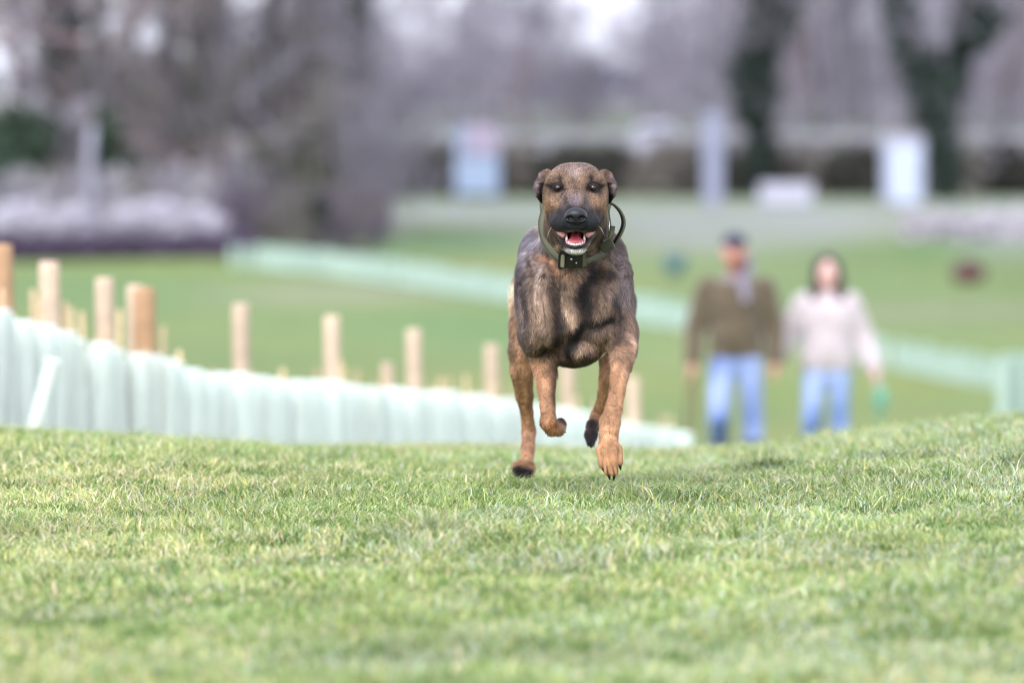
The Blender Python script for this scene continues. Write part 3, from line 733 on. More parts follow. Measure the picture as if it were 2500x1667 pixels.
# ------------------------------------------------------------------ people
M_skin = material('skin', (.66, .31, .25), rough=.5, var=.06, vscale=8); M_skin2 = material('fair_skin', (.78, .48, .44), rough=.5, var=.05, vscale=8)
M_fleece = material('olive_fleece', (.105, .08, .052), rough=.95, var=.2, vscale=12, bump=.3, bscale=80, sheen=.3)
M_knit = material('cream_knit', (.52, .455, .49), rough=.95, var=.08, vscale=10, bump=.4, bscale=90, sheen=.3)
M_jean = material('blue_denim', (.085, .15, .38), rough=.85, var=.25, vscale=3, col2=(.33, .41, .70)); M_jean2 = material('light_denim', (.09, .18, .44), rough=.85, var=.25, vscale=3, col2=(.38, .47, .76))
M_boot = material('navy_boot', (.025, .035, .09), rough=.4); M_shoe = material('white_shoe', (.6, .6, .62), rough=.6)
M_hairb = material('dark_brown_hair', (.035, .022, .018), rough=.5, var=.3, vscale=30); M_beard = material('brown_beard', (.26, .11, .075), rough=.7)
M_cap = material('navy_cap', (.03, .03, .07), rough=.8); M_scarf = material('grey_scarf', (.22, .20, .27), rough=.95, var=.3, vscale=20)
M_lead = material('brown_lead', (.16, .09, .06), rough=.7); M_mint = material('mint_bag', (.20, .48, .36), rough=.5, transl=.3)
M_eye = material('eye_white', (.7, .68, .66), rough=.2); M_lip = material('lip', (.5, .17, .17), rough=.5)
def hand(f, wrist, dirv, side, r=.011):
    """palm and five fingers reaching along dirv; side = direction of the thumb"""
    w = np.asarray(wrist, float); d = np.asarray(dirv, float); d /= np.linalg.norm(d); s = np.asarray(side, float); s -= d * (s @ d); s /= np.linalg.norm(s); n = np.cross(d, s)
    f.ell(w + d * .045, (.034, .030, .045), .012); f.cap(w, w + d * .05, .026, .03, .012)
    for i, (o, L) in enumerate([(-.030, .055), (-.010, .07), (.010, .075), (.030, .068)]):
        a = w + d * .08 + s * o; b = a + d * L * .55 + n * .008; c = b + d * L * .4 + n * .022
        f.cap(a, b, r, r * .95, .003); f.cap(b, c, r * .95, r * .8, .003)
    a = w + d * .03 + s * .032; b = a + d * .03 + s * .025 + n * .01; f.cap(a, b, r * 1.2, r, .005); f.cap(b, b + d * .03 + s * .003, r, r * .85, .004)
def person(px, D, H, spec):
    g = gpoint(px, D); root = link('person', None, label=spec['label'], cat='person', loc=g)
    k = H / 1.8; V3 = lambda x, y, z: np.array([x * k, y * k, z * k])
    gx = frange(-.46 * k, .46 * k, .011); gy = frange(-.34 * k, .34 * k, .011); gz = frange(-.02, 1.84 * k, .011)
    def fld(z0=0, z1=1.84, x0=-.46, x1=.46, s=.011): return Field(frange(x0 * k, x1 * k, s), frange(-.36 * k, .36 * k, s), frange(z0 * k - .02, z1 * k, s))
    hx, hy = spec.get('head', (0, 0))
    # body in one surface
    f = fld(s=.009)
    f.ell(V3(hx, hy, 1.675), np.array([.076, .095, .112]) * k, .02); f.ell(V3(hx, hy - .03, 1.61), np.array([.055, .065, .06]) * k, .03)
    f.ell(V3(hx, hy - .10, 1.655), np.array([.014, .022, .022]) * k, .012)                      # nose
    for s in (-1, 1):
        f.ell(V3(hx + s * .078, hy + .01, 1.66), np.array([.012, .02, .032]) * k, .006)
        f.ell(V3(hx + s * .032, hy - .092, 1.69), np.array([.017, .012, .011]) * k, .008, 'sub')
        f.ell(V3(hx + s * .032, hy - .072, 1.69), np.array([.013, .013, .012]) * k, .004)
    f.ell(V3(hx, hy - .098, 1.603), np.array([.026, .008, .005]) * k, .006, 'sub')
    f.cap(V3(hx, hy + .02, 1.60), V3(0, .02, 1.46), .056 * k, .06 * k, .03)
    f.cap(V3(0, .01, 1.36), V3(0, .01, 1.0), .09 * k, .09 * k, .03)
    for s in (-1, 1): f.cap(V3(s * .12, 0, 1.40), V3(s * .04, 0, 1.42), .06 * k, .07 * k, .04)
    for i, arm in enumerate(spec['arms']):
        sh, el, wr = [V3(*a) for a in arm[:3]]
        f.cap(sh, el, .042 * k, .036 * k, .02); f.cap(el, wr, .036 * k, .026 * k, .02)
        hand(f, wr, wr - el, np.array(arm[3], float))
    for leg in spec['legs']:
        hp, kn, an, toe = [V3(*a) for a in leg]
        f.cap(hp, kn, .075 * k, .05 * k, .04); f.cap(kn, an, .05 * k, .036 * k, .02); f.cap(an, toe, .034 * k, .028 * k, .02)
    P, F = f.mesh(); body = link('body', make_mesh('body', P, F), spec['skin'], root)
    # top
    f = fld(.8, 1.6); t = spec['loose']
    f.ell(V3(0, 0, 1.30), np.array([.185 + t, .125 + t, .20]) * k, .05); f.ell(V3(0, 0, 1.08), np.array([.165 + t, .12 + t, .17]) * k, .08)
    f.cap(V3(-.10, 0, .965), V3(.10, 0, .965), (.07 + t), (.07 + t), .05)
    f.cap(V3(0, .02, 1.49), V3(0, .02, 1.42), .065 * k, .09 * k, .04)
    for arm in spec['arms']:
        sh, el, wr = [V3(*a) for a in arm[:3]]
        f.cap(sh, el, (.062 + t) * k, (.055 + t) * k, .04); f.cap(el, wr - (wr - el) * .08, (.053 + t) * k, (.036 + t * 1.3) * k, .02)
    for q_ in range(26):       # folds
        a = rng.uniform(0, 6.28); z = rng.uniform(.98, 1.4); p0 = V3(math.cos(a) * (.17 + t), math.sin(a) * (.12 + t), z)
        f.cap(p0, p0 + np.array([rng.normal(0, .03), 0, rng.normal(0, .05)]), .012, .006, .015, 'sub')
    P, F = f.mesh(); link(spec['top'][0], make_mesh('top', P, F), spec['top'][1], root)
    # jeans
    f = fld(.02, 1.06)
    f.cap(V3(-.07, .01, .96), V3(.07, .01, .96), .105 * k, .105 * k, .04); f.ell(V3(0, .04, .88), np.array([.155, .12, .10]) * k, .04)
    for leg in spec['legs']:
        hp, kn, an, toe = [V3(*a) for a in leg]
        f.cap(hp, kn, .088 * k, .066 * k, .03); f.cap(kn, an + (kn - an) * .06, .072 * k, .062 * k, .02)
    P, F = f.mesh(); link('jeans', make_mesh('jeans', P, F), spec['jeans'], root)
    for leg in spec['legs']:
        hp, kn, an, toe = [V3(*a) for a in leg]
        f = fld(-.02, .62); hh = spec['boot_h']
        f.cap(an + (kn - an) * hh, an, .074 * k if hh > .3 else .05 * k, .05 * k, .02); f.cap(an - V3(0, -.03, .03), toe, .045 * k, .040 * k, .02)
        P, F = f.mesh(); link(spec['boot'][0], make_mesh('boot', P, F), spec['boot'][1], root)
    hc = V3(hx, hy, 1.675)
    for s in (-1, 1):
        V, F = spheroid(hc + V3(s * .032, -.083, .014), np.array([.011, .008, .008]) * k, 12, 8); e = link('eye', make_mesh('eye', V, F), M_eye, root)
        V, F = spheroid(hc + V3(s * .032, -.090, .014), np.array([.005, .003, .005]) * k, 10, 6); link('iris', make_mesh('iris', V, F), M_dark, e)
    V, F = spheroid(hc + V3(0, -.094, -.072), np.array([.026, .006, .007]) * k, 12, 6); link('mouth', make_mesh('mouth', V, F), M_lip, root)
    return root, k, hc, fld
if 'people' not in SKIP:
    man, k, hc, fld = person(1797, 40.0, 1.80, dict(label='bearded man in navy cap, olive brown fleece and blue jeans, walking', skin=M_skin, head=(-.01, -.02),
        arms=[((-.20, 0, 1.42), (-.285, .03, 1.14), (-.305, -.06, .90), (0, -1, 0)), ((.20, 0, 1.42), (.275, .05, 1.14), (.275, -.03, .90), (0, -1, 0))],
        legs=[((-.10, 0, .90), (-.125, -.14, .50), (-.11, .16, .16), (-.11, .10, .05)), ((.10, 0, .90), (.12, .02, .50), (.12, -.02, .09), (.12, -.20, .035))],
        top=('fleece', M_fleece), jeans=M_jean, boot=('boot', M_boot), boot_h=.55, loose=.022))
    V, F = spheroid(hc + np.array([0, .008, .052]), (.090, .108, .078), 24, 12); V[:, 2] = np.maximum(V[:, 2], hc[2] + .045)
    cp = link('cap', make_mesh('cap', V, F), M_cap, man)
    V, F = spheroid(hc + np.array([0, -.115, .048]), (.07, .065, .010), 20, 8); link('brim', make_mesh('brim', V, F), M_cap, cp)
    f = fld(1.45, 1.7, -.2, .2, .009); f.ell(hc + np.array([0, -.045, -.085]), (.066, .06, .052), .02); f.ell(hc + np.array([0, -.10, -.055]), (.035, .02, .012), .02); f.ell(hc + np.array([0, -.09, -.01]), (.05, .05, .035), .01, 'sub')
    P, F = f.mesh(); link('beard', make_mesh('beard', P, F), M_beard, man)
    f = fld(1.3, 1.65, -.2, .2, .009); f.ell((.0, .02, 1.47), (.105, .10, .05), .02); f.cap((.05, -.09, 1.46), (.06, -.13, 1.34), .04, .03, .02); f.cap((.08, -.05, 1.52), (.09, -.02, 1.62), .035, .03, .02)
    P, F = f.mesh(); link('scarf', make_mesh('scarf', P, F), M_scarf, man)
    # lead hanging from his right hand
    g = np.array(man.location); w0 = g + np.array([-.31, -.09, .80])
    V, F = tube_path([w0 + np.array(a) for a in [(.0, 0, .03), (-.02, -.02, -.10), (-.035, -.01, -.25), (-.05, 0, -.42), (-.02, .03, -.50), (.02, .03, -.38), (.03, .01, -.2), (.015, 0, .0), (0, 0, .03)]], .011, 8)
    link('dog_lead', make_mesh('dog_lead', V, F), M_lead, label='brown dog lead looped in the right hand of the bearded man', cat='dog lead')
    wom, k, hc, fld = person(2020, 40.3, 1.63, dict(label='dark haired woman in cream jumper and light jeans walking beside the man', skin=M_skin2, head=(0.0, -.01),
        arms=[((-.175, 0, 1.42), (-.29, .05, 1.20), (-.385, -.02, 1.00), (0, -1, 0)), ((.175, 0, 1.42), (.285, .05, 1.15), (.36, -.05, .92), (0, -1, 0))],
        legs=[((-.10, 0, .90), (-.125, -.10, .50), (-.12, .05, .10), (-.12, -.12, .035)), ((.10, 0, .90), (.10, .0, .50), (.09, -.04, .09), (.09, -.22, .035))],
        top=('jumper', M_knit), jeans=M_jean2, boot=('shoe', M_shoe), boot_h=.1, loose=.030))
    f = fld(1.35, 1.84, -.25, .25, .009); q = lambda x, y, z: hc + np.array([x, y, z])
    f.ell(q(0, .025, .025), (.092, .10, .105), .02); f.ell(q(0, -.07, -.02), (.052, .08, .085), .01, 'sub')
    for s in (-1, 1): f.cap(q(s * .075, .0, .02), q(s * .095, -.03, -.20), .035, .042, .02); f.cap(q(s * .05, .05, 0), q(s * .06, .06, -.22), .05, .05, .02)
    P, F = f.mesh(); link('hair', make_mesh('hair', P, F), M_hairb, wom)
    g = np.array(wom.location); w0 = g + np.array([.375, -.09, .72])
    V, F = spheroid(w0 + np.array([0, 0, -.10]), (.055, .04, .085), 14, 10); V += (noise3(V, 25, 2)[:, None] - .5) * .03
    o = link('mint_bag', None, label='small mint green bag hanging from the left hand of the woman', cat='bag', loc=(0, 0, 0))
    link('pouch', make_mesh('pouch', V, F), M_mint, o); V, F = tube_path([w0 + np.array(a) for a in [(0, 0, .05), (.01, 0, -.03), (0, 0, -.06)]], .012, 6); link('neck', make_mesh('neck', V, F), M_mint, o)
    V, F = tube_path([w0 + np.array(a) for a in [(-.01, 0, -.17), (-.015, 0, -.22), (-.01, 0, -.27)]], [.012, .022, .015], 8); link('tail_end', make_mesh('tail_end', V, F), M_mint, o)

# ------------------------------------------------------------------ the dog
def Q(px, py, dy): return W(px, py, D0 + dy)
if 'dog' not in SKIP:
    zt, zb = Q(1400, 380, 0)[2], Q(1400, 1200, 0)[2]
    zh = Q(1400, 665, 0)[2]
    xs = frange(Q(1225, 0, .8)[0] - .015, Q(1575, 0, 0)[0], .0026)
    ys = np.concatenate([frange(D0 - .40, D0 + .06, .0028), frange(D0 + .067, D0 + 1.12, .0075)])
    zs = np.concatenate([frange(zb - .01, zh - .006, .004), frange(zh, zt + .02, .0024)])
    f = Field(xs, ys, zs)
    C = lambda a, b, k=.02, op='add': f.cap(Q(*a[:3]), Q(*b[:3]), a[3], b[3], k, op)
    def CH(pts, k=.02):
        for i, (a, b) in enumerate(zip(pts[:-1], pts[1:])): C(a, b, k if i == 0 else min(k, .007))
    E = lambda px, py, dy, rx, ry, rz, k=.02, op='add', rot=None: f.ell(Q(px, py, dy), (rx, ry, rz), k, op, rot)
    RY = lambda deg: Matrix.Rotation(math.radians(deg), 3, 'Y')
    # trunk
    E(1398, 735, .22, .125, .26, .160, .04)
    E(1400, 815, .07, .070, .10, .082, .04)
    CH([(1398, 640, .18, .115), (1392, 625, .55, .108), (1380, 650, .88, .098)], .06)
    CH([(1400, 790, .30, .095), (1392, 760, .70, .075)], .06)
    E(1322, 640, .14, .052, .10, .080, .035, 'add', RY(-14)); E(1478, 655, .14, .050, .10, .080, .035, 'add', RY(14))
    E(1298, 735, .07, .044, .08, .120, .022, 'add', RY(-5)); E(1503, 745, .07, .044, .08, .118, .022, 'add', RY(8))
    E(1306, 800, .03, .040, .055, .070, .020); E(1508, 800, .02, .044, .055, .062, .020)
    E(1338, 745, -.015, .040, .055, .105, .020, 'add', RY(-4)); E(1466, 735, -.015, .046, .055, .095, .020, 'add', RY(10))
    E(1400, 752, -.02, .042, .045, .070, .022); E(1402, 690, -.01, .052, .06, .050, .03)
    E(1382, 790, -.015, .045, .045, .045, .02)
    E(1468, 812, -.01, .050, .05, .028, .014, 'add', RY(-8))
    E(1420, 852, .03, .055, .07, .038, .02)
    C((1362, 700, -.085, .010), (1372, 800, -.075, .012), .022, 'sub'); C((1436, 700, -.08, .010), (1428, 775, -.075, .011), .022, 'sub')
    C((1318, 700, -.045, .006), (1322, 790, -.045, .008), .02, 'sub'); C((1385, 830, -.055, .008), (1395, 845, -.055, .010), .02, 'sub')
    C((1270, 700, .02, .006), (1278, 800, .0, .005), .014, 'sub')
    # neck and throat
    CH([(1398, 680, .12, .104), (1404, 600, .055, .082), (1405, 535, -.02, .074)], .03)
    C((1405, 575, -.06, .050), (1405, 618, -.025, .048), .03)
    E(1294, 722, .84, .052, .10, .080, .03)
    # hind legs
    CH([(1315, 735, .82, .066), (1290, 800, .74, .052), (1278, 855, .72, .041), (1274, 906, .73, .0325), (1280, 966, .78, .0255), (1286, 1005, .82, .0190), (1291, 1052, .85, .0210), (1289, 1095, .82, .0195), (1286, 1125, .76, .0185)], .045)
    E(1279, 1141, .71, .029, .035, .023, .012)
    for dx in (-15, -5, 5, 14): C((1279 + dx * .7, 1143, .69, .011), (1278 + dx, 1155, .66, .009), .006)
    CH([(1492, 740, .82, .068), (1500, 800, .72, .052), (1502, 850, .60, .046), (1487, 920, .58, .028), (1474, 985, .66, .022), (1457, 1015, .70, .019), (1448, 1040, .64, .018)], .03)
    CH([(1448, 1040, .64, .018), (1443, 1062, .58, .019), (1444, 1082, .56, .011)], .015)
    for dx in (-9, -2, 6): C((1443 + dx, 1066, .57, .008), (1444 + dx * .9, 1086, .55, .006), .004)
    C((1291, 1035, .87, .014), (1296, 1058, .885, .012), .015)
    # far fore leg (folded)
    CH([(1312, 820, .09, .050), (1326, 870, .08, .040), (1331, 910, .06, .030), (1333, 940, .03, .0255), (1337, 990, -.01, .0205), (1339, 1030, -.04, .0215)], .025)
    CH([(1339, 1032, -.04, .0215), (1348, 1046, -.03, .020), (1362, 1046, .02, .019), (1369, 1032, .06, .015)], .012)
    for a, b in (((1368, 1052, .02, .011), (1377, 1047, .03, .008)), ((1372, 1040, .04, .010), (1379, 1034, .05, .007)), ((1362, 1058, .01, .009), (1372, 1058, .02, .007))): C(a, b, .005)
    # near fore leg reaching forward
    CH([(1512, 815, .02, .050), (1520, 850, -.03, .036), (1517, 885, -.06, .0285), (1512, 920, -.09, .0235), (1507, 955, -.12, .0215), (1498, 1000, -.155, .0225), (1489, 1032, -.175, .027), (1486, 1062, -.19, .0245), (1485, 1092, -.205, .0265), (1486, 1112, -.215, .0275)], .02)
    C((1535, 850, -.01, .018), (1530, 900, -.04, .014), .02)
    for a, b in (((1466, 1098, -.220, .0135), (1471, 1134, -.238, .0130)), ((1480, 1100, -.235, .0145), (1486, 1150, -.258, .0140)), ((1497, 1100, -.235, .0145), (1499, 1152, -.258, .0130)), ((1508, 1095, -.220, .0135), (1512, 1128, -.238, .0125)), ((1480, 1050, -.205, .012), (1497, 1052, -.205, .012))): C(a, b, .003)
    E(1488, 1100, -.218, .030, .022, .022, .012)
    for a in (1477, 1493, 1507): C((a, 1118, -.264, .0036), (a + 1, 1158, -.272, .0045), .004, 'sub')
    # tail streaming behind
    CH([(1382, 640, .98, .030), (1360, 650, 1.04, .024), (1330, 690, 1.06, .020), (1300, 720, 1.05, .015)], .03)
    C((1507, 885, -.10, .004), (1499, 985, -.165, .004), .014, 'sub'); C((1326, 900, .02, .003), (1332, 1000, -.04, .003), .012, 'sub'); C((1268, 900, .68, .004), (1276, 990, .77, .003), .014, 'sub')
    f.v[:, :, zs < zh - .01] += .0028
    # skull
    E(1405, 476, -.10, .0755, .085, .071, .02); E(1382, 464, -.12, .042, .05, .057, .03); E(1428, 464, -.12, .042, .05, .057, .03)
    E(1359, 506, -.10, .0265, .06, .058, .02); E(1451, 506, -.10, .0265, .06, .058, .02)
    E(1405, 552, -.05, .058, .07, .048, .03)
    CH([(1405, 478, -.16, .046), (1405, 505, -.215, .037), (1406, 528, -.28, .0265)], .03)            # bridge of the muzzle
    CH([(1405, 520, -.17, .052), (1405, 540, -.25, .036), (1405, 545, -.295, .024)], .02)
    for s in (-1, 1):
        X = lambda d: 1405 + s * (d if d < 65 else d - 3)
        E(X(44), 443, -.148, .024, .022, .015, .014)                       # brow
        E(X(35), 493, -.160, .024, .035, .026, .02)                        # below the eye
        C((X(14), 546, -.303, .017), (X(36), 547, -.235, .0175), .012); C((X(36), 547, -.235, .0175), (X(48), 537, -.165, .0155), .012)   # upper lip
        C((X(46), 558, -.14, .015), (X(31), 590, -.13, .019), .02)         # cheek down to the throat
        E(X(43.5), 458, -.196, .0125, .012, .0105, .007, 'sub')            # eye socket
        C((X(26), 470, -.20, .004), (X(30), 500, -.215, .006), .012, 'sub')
        # folded back ear
        C((X(74), 424, -.08, .009), (X(86), 428, -.075, .0085), .003); C((X(86), 446, -.095, .0085), (X(97), 447, -.09, .007), .003); C((X(88), 468, -.09, .009), (X(99), 462, -.085, .006), .003)
        C((X(78), 438, -.11, .0045), (X(100), 441, -.085, .0045), .003, 'sub'); C((X(84), 424, -.10, .003), (X(80), 440, -.10, .003), .003, 'sub'); C((X(104), 462, -.09, .0045), (X(92), 466, -.10, .003), .003, 'sub'); C((X(86), 457, -.11, .003), (X(94), 470, -.10, .002), .003, 'sub')
        C((X(70), 430, -.085, .013), (X(86), 441, -.08, .0110), .006); C((X(87), 441, -.08, .0115), (X(95), 456, -.085, .0105), .004)
        C((X(94), 458, -.09, .0095), (X(94), 474, -.075, .008), .004); C((X(94), 474, -.075, .0080), (X(85), 492, -.05, .005), .005)
        C((X(84), 452, -.10, .006), (X(84), 500, -.085, .004), .004, 'sub'); C((X(91), 452, -.10, .0025), (X(100), 449, -.10, .002), .002, 'sub')
    # lower jaw, mouth
    CH([(1405, 572, -.13, .040), (1405, 588, -.19, .030), (1405, 600, -.235, .0225)], .02)
    E(1404.5, 607, -.25, .0275, .022, .0135, .012)
    for s in (-1, 1): C((1405 + s * 43, 562, -.165, .011), (1405 + s * 24, 592, -.235, .010), .012)
    E(1405, 578, -.255, .0250, .080, .0200, .004, 'sub')
    for s in (-1, 1): C((1405 + s * 20, 575, -.255, .0095), (1405 + s * 46, 555, -.205, .0085), .004, 'sub'); C((1405 + s * 46, 555, -.205, .0085), (1405 + s * 49, 550, -.235, .007), .004, 'sub')
    P, F = f.mesh(); del f
    N = normals(P, F)
    pxs, pys = PX(P); dyp = P[:, 1] - D0
    # ---- coat colours, with sky sheen and some shade painted in
    LIGHT, MID, DARK = np.array([.275, .19, .135]), np.array([.128, .086, .064]), np.array([.016, .013, .016])
    TAN, MASK, SKY_GREY, CREAM_ = np.array([.30, .165, .09]), np.array([.022, .022, .032]), np.array([.17, .145, .165]), 0
    CREAM = np.array([.40, .31, .22])
    COLR = np.repeat(MID[None], len(P), 0)
    nz = noise3(P, 22, 3)
    wx_, wy_ = (noise3(P, 16, 2) - .5), (noise3(P + 9, 16, 2) - .5); tr_ = np.where((dyp > -.045) | (pys > 640), 46, 5)
    wpx, wpy = pxs + wx_ * tr_, pys + wy_ * tr_ * 1.3
    def dab(cx, cy, sx, sy, col, s, d0=-9, d1=9, rot=0, hard=2.0):
        global COLR
        a = math.radians(rot); u = (wpx - cx) * math.cos(a) + (wpy - cy) * math.sin(a); v = -(wpx - cx) * math.sin(a) + (wpy - cy) * math.cos(a)
        r = ((u / sx) ** 2 + (v / sy) ** 2); g = np.exp(-r ** (hard / 2)) * s
        g = np.clip(g * (.75 + .5 * nz), 0, 1) * ((dyp > d0) & (dyp < d1))
        COLR = COLR * (1 - g[:, None]) + np.asarray(col) * g[:, None]
    # trunk; lilac grey on back and shoulders is painted sky sheen
    for b in [(1290, 630, 30, 60, (.18, .165, .20), .9), (1518, 690, 22, 75, SKY_GREY, .7), (1330, 570, 50, 30, SKY_GREY, .8), (1275, 760, 14, 80, SKY_GREY, .5), (1298, 680, 9, 90, LIGHT, .5), (1270, 690, 7, 90, DARK, .45),
              (1318, 720, 14, 55, LIGHT, .9), (1316, 700, 9, 30, (.34, .27, .25), .6), (1302, 790, 22, 45, LIGHT, .55), (1335, 800, 16, 60, LIGHT, .5), (1388, 712, 24, 40, LIGHT, .85), (1386, 772, 32, 30, (.30, .21, .15), .9), (1318, 745, 12, 50, (.28, .21, .17), .6),
              (1470, 760, 34, 42, LIGHT, .5), (1490, 700, 28, 45, LIGHT, .35), (1465, 832, 45, 12, LIGHT, .5), (1425, 860, 30, 16, LIGHT, .6), (1478, 858, 14, 10, CREAM, .8, -.2, .4), (1350, 880, 12, 10, CREAM, .4),
              (1350, 700, 9, 60, DARK, .55), (1358, 790, 8, 50, DARK, .5), (1446, 660, 16, 40, DARK, .8, -9, 9, 28), (1432, 700, 17, 60, DARK, .95, -9, 9, 4), (1436, 745, 19, 45, DARK, .95, -9, 9, 12), (1418, 800, 30, 15, DARK, .95, -9, 9, -25), (1466, 792, 44, 12, DARK, .98, -9, 9, -4), (1404, 822, 20, 15, DARK, 1), (1392, 845, 14, 30, DARK, .95), (1368, 740, 8, 80, DARK, .7), (1352, 800, 14, 40, DARK, .6), (1440, 880, 30, 8, DARK, .5), (1480, 690, 8, 60, DARK, .45, -9, 9, -8), (1512, 760, 9, 50, DARK, .45), (1283, 740, 7, 90, DARK, .55), (1330, 860, 30, 14, DARK, .5),
              (1505, 826, 14, 16, DARK, .7), (1300, 655, 6, 34, DARK, .7), (1324, 683, 6, 7, DARK, .9), (1312, 838, 34, 9, DARK, .5, -9, 9, 35), (1395, 893, 40, 10, DARK, .6), (1298, 600, 22, 14, DARK, .4), (1262, 840, 12, 22, DARK, .3, -.2, .4),
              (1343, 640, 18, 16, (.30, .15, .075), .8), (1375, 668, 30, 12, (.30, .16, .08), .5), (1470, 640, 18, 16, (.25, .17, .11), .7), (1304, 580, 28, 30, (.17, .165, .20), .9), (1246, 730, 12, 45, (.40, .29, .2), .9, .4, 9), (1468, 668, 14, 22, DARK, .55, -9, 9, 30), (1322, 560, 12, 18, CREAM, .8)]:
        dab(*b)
    # legs
    leg = np.clip((pys - 862) / 26, 0, 1) * (dyp < .45) * np.clip(np.maximum((1345 - pxs) / 10, (pxs - 1470) / 14), 0, 1)
    leg = np.maximum(leg, np.clip((pys - 900) / 20, 0, 1)); hind = (dyp > .50); leg = np.where(hind, np.clip((pys - 830) / 60, 0, 1) * .9 + .1 * (pys > 780), leg)
    leg = (leg * np.clip(.7 + .6 * nz, 0, 1))[:, None]; COLR = COLR * (1 - leg) + TAN * leg
    for b in [(1262, 800, 16, 90, TAN, .7, .5), (1248, 720, 12, 40, CREAM, .9, .5), (1500, 870, 30, 40, (.33, .20, .13), .5, -.3, .3), (1547, 850, 14, 60, (.52, .34, .24), .6), (1355, 930, 14, 60, (.17, .10, .07), .7, -.2, .4), (1300, 870, 20, 40, (.36, .19, .10), .7, .5),
              (1475, 940, 22, 70, (.34, .18, .10), .6, .4), (1487, 1120, 30, 40, (.25, .125, .052), .7, -.4, 0), (1484, 975, 24, 40, (.25, .14, .082), .7, -.3, 0), (1540, 880, 12, 60, (.25, .15, .105), .6, -.3, .2), (1488, 920, 9, 50, (.13, .07, .045), .6, -.3, .2), (1357, 960, 8, 60, (.10, .055, .035), .6, -.2, .3), (1316, 960, 6, 60, (.2, .1, .06), .5, -.2, .3), (1300, 960, 7, 60, (.16, .08, .05), .5, .5, 9), (1245, 850, 8, 60, (.16, .10, .08), .5, .5, 9), (1345, 1040, 26, 18, (.23, .10, .04), .8, -.1, .2), (1286, 1070, 20, 35, (.27, .155, .10), .7, .5),
              (1278, 1150, 34, 20, DARK, 1, .5, 9, 0, 6), (1444, 1062, 22, 34, MASK, 1, .45, 9, 0, 4), (1374, 1024, 10, 10, MASK, 1, .0, .3), (1514, 840, 20, 12, TAN, .4, -.2, .2)]:
        dab(*b)
    for a in (1477, 1493, 1506): dab(a, 1142, 2.6, 18, DARK, .85, -.4, 0)  # crease shade between the toes, painted as dark lines
    # head; lilac on crown and nose bridge is sky sheen painted in
    head = (dyp < -.035) & (pys < 628) & (np.abs(pxs - 1405) < 108) & (P[:, 2] > Q(1400, 622, -.1)[2])
    FACE = np.array([.155, .097, .064]); g = head * 1.0; COLR = COLR * (1 - g[:, None]) + FACE * g[:, None]
    H = dict(d0=-.45, d1=.0)
    for b in [(1404, 408, 60, 16, (.155, .12, .12), .8), (1404, 440, 60, 30, (.18, .11, .07), .6), (1404, 425, 14, 14, (.26, .2, .19), .6), (1404, 465, 5, 26, DARK, .35), (1404, 492, 18, 20, (.155, .13, .15), .8), (1404, 512, 14, 8, (.12, .115, .15), .7),
              (1404, 556, 50, 42, MASK, 1, None, None, 0, 5), (1404, 540, 52, 36, MASK, 1, None, None, 0, 5), (1390, 510, 9, 14, MASK, .7), (1420, 510, 9, 14, MASK, .7), (1404, 528, 36, 14, MASK, .9), (1404, 592, 46, 30, MASK, .9, None, None, 0, 4), (1371, 528, 16, 26, MASK, .8), (1439, 528, 16, 26, MASK, .8), (1340, 590, 18, 26, (.20, .13, .085), .6), (1470, 590, 16, 26, (.16, .11, .08), .5), (1360, 603, 9, 8, (.34, .24, .17), .8), (1442, 600, 10, 8, (.30, .22, .16), .7)]:
        b = list(b) + [None] * (10 - len(b)); dab(b[0], b[1], b[2], b[3], b[4], b[5], -.45, .0, b[8] or 0, b[9] or 2.0)
    for s in (-1, 1):
        X = lambda d: 1405 + s * d  # dark strips below the ears: ear shadow painted over dark side fur
        for b in [(X(72), 497, 9, 40, (.30, .185, .11), .95), (X(57), 505, 12, 16, (.22, .125, .07), .8), (X(48), 490, 14, 14, (.27, .17, .11), .7), (X(46), 474, 20, 6, (.24, .15, .10), .5), (X(36), 438, 5.5, 7, DARK, .97), (X(43.5), 458.5, 17, 13, (.008, .007, .008), 1, 0), (X(44), 470, 16, 5, (.16, .10, .07), .6),
                  (X(62), 456, 18, 4, DARK, .65, -14 * s), (X(30), 470, 7, 12, (.09, .07, .07), .6), (X(29), 500, 5, 22, (.12, .09, .085), .6), (X(52), 540, 22, 26, MASK, .95), (X(56), 582, 16, 26, (.085, .055, .04), .8), (X(66), 565, 6, 20, (.15, .095, .06), .6), (X(80), 560, 9, 60, MASK, .9), (X(22), 490, 5, 24, (.05, .04, .04), .55), (X(58), 473, 9, 9, (.05, .035, .03), .4), (X(82), 480, 7, 50, DARK, .75),
                  (X(93), 448, 14, 30, (.085, .06, .06), .95), (X(92), 452, 6, 6, (.20, .16, .18), .85), (X(82), 428, 5, 4, (.16, .12, .12), .7), (X(86), 430, 7, 7, (.18, .12, .12), .7), (X(89), 498, 11, 28, (.03, .025, .03), .95), (X(97), 480, 4, 22, (.20, .17, .19), .7), (X(94), 465, 4, 9, (.16, .13, .14), .6), (X(74), 528, 5, 34, (.24, .145, .085), .85)]:
            dab(b[0], b[1], b[2], b[3], b[4], b[5], -.45, .0, b[6] if len(b) > 6 else 0)
    for s in (-1, 1): dab(1405 + s * 43.5, 457.5, 16, 12.5, (.008, .007, .008), 1.3, -.45, .0, 0, 4)
    dab(1404.5, 612, 30, 8, (.42, .42, .44), .95, -.45, -.1, 0, 3); dab(1404, 566, 26, 5, (.20, .20, .22), .8, -.45, -.25)
    # inside of the mouth: skin, not coat
    mth = (np.abs(pxs - 1405) < 50) & (pys > 550) & (pys < 601) & (dyp < -.12)
    inside = np.zeros(len(P), bool)
    def inell(px, py, dy, r): c = Q(px, py, dy); return (((P - c) / np.array(r)) ** 2).sum(1) < 1
    inside |= inell(1405, 577, -.255, (.0262, .080, .0215))
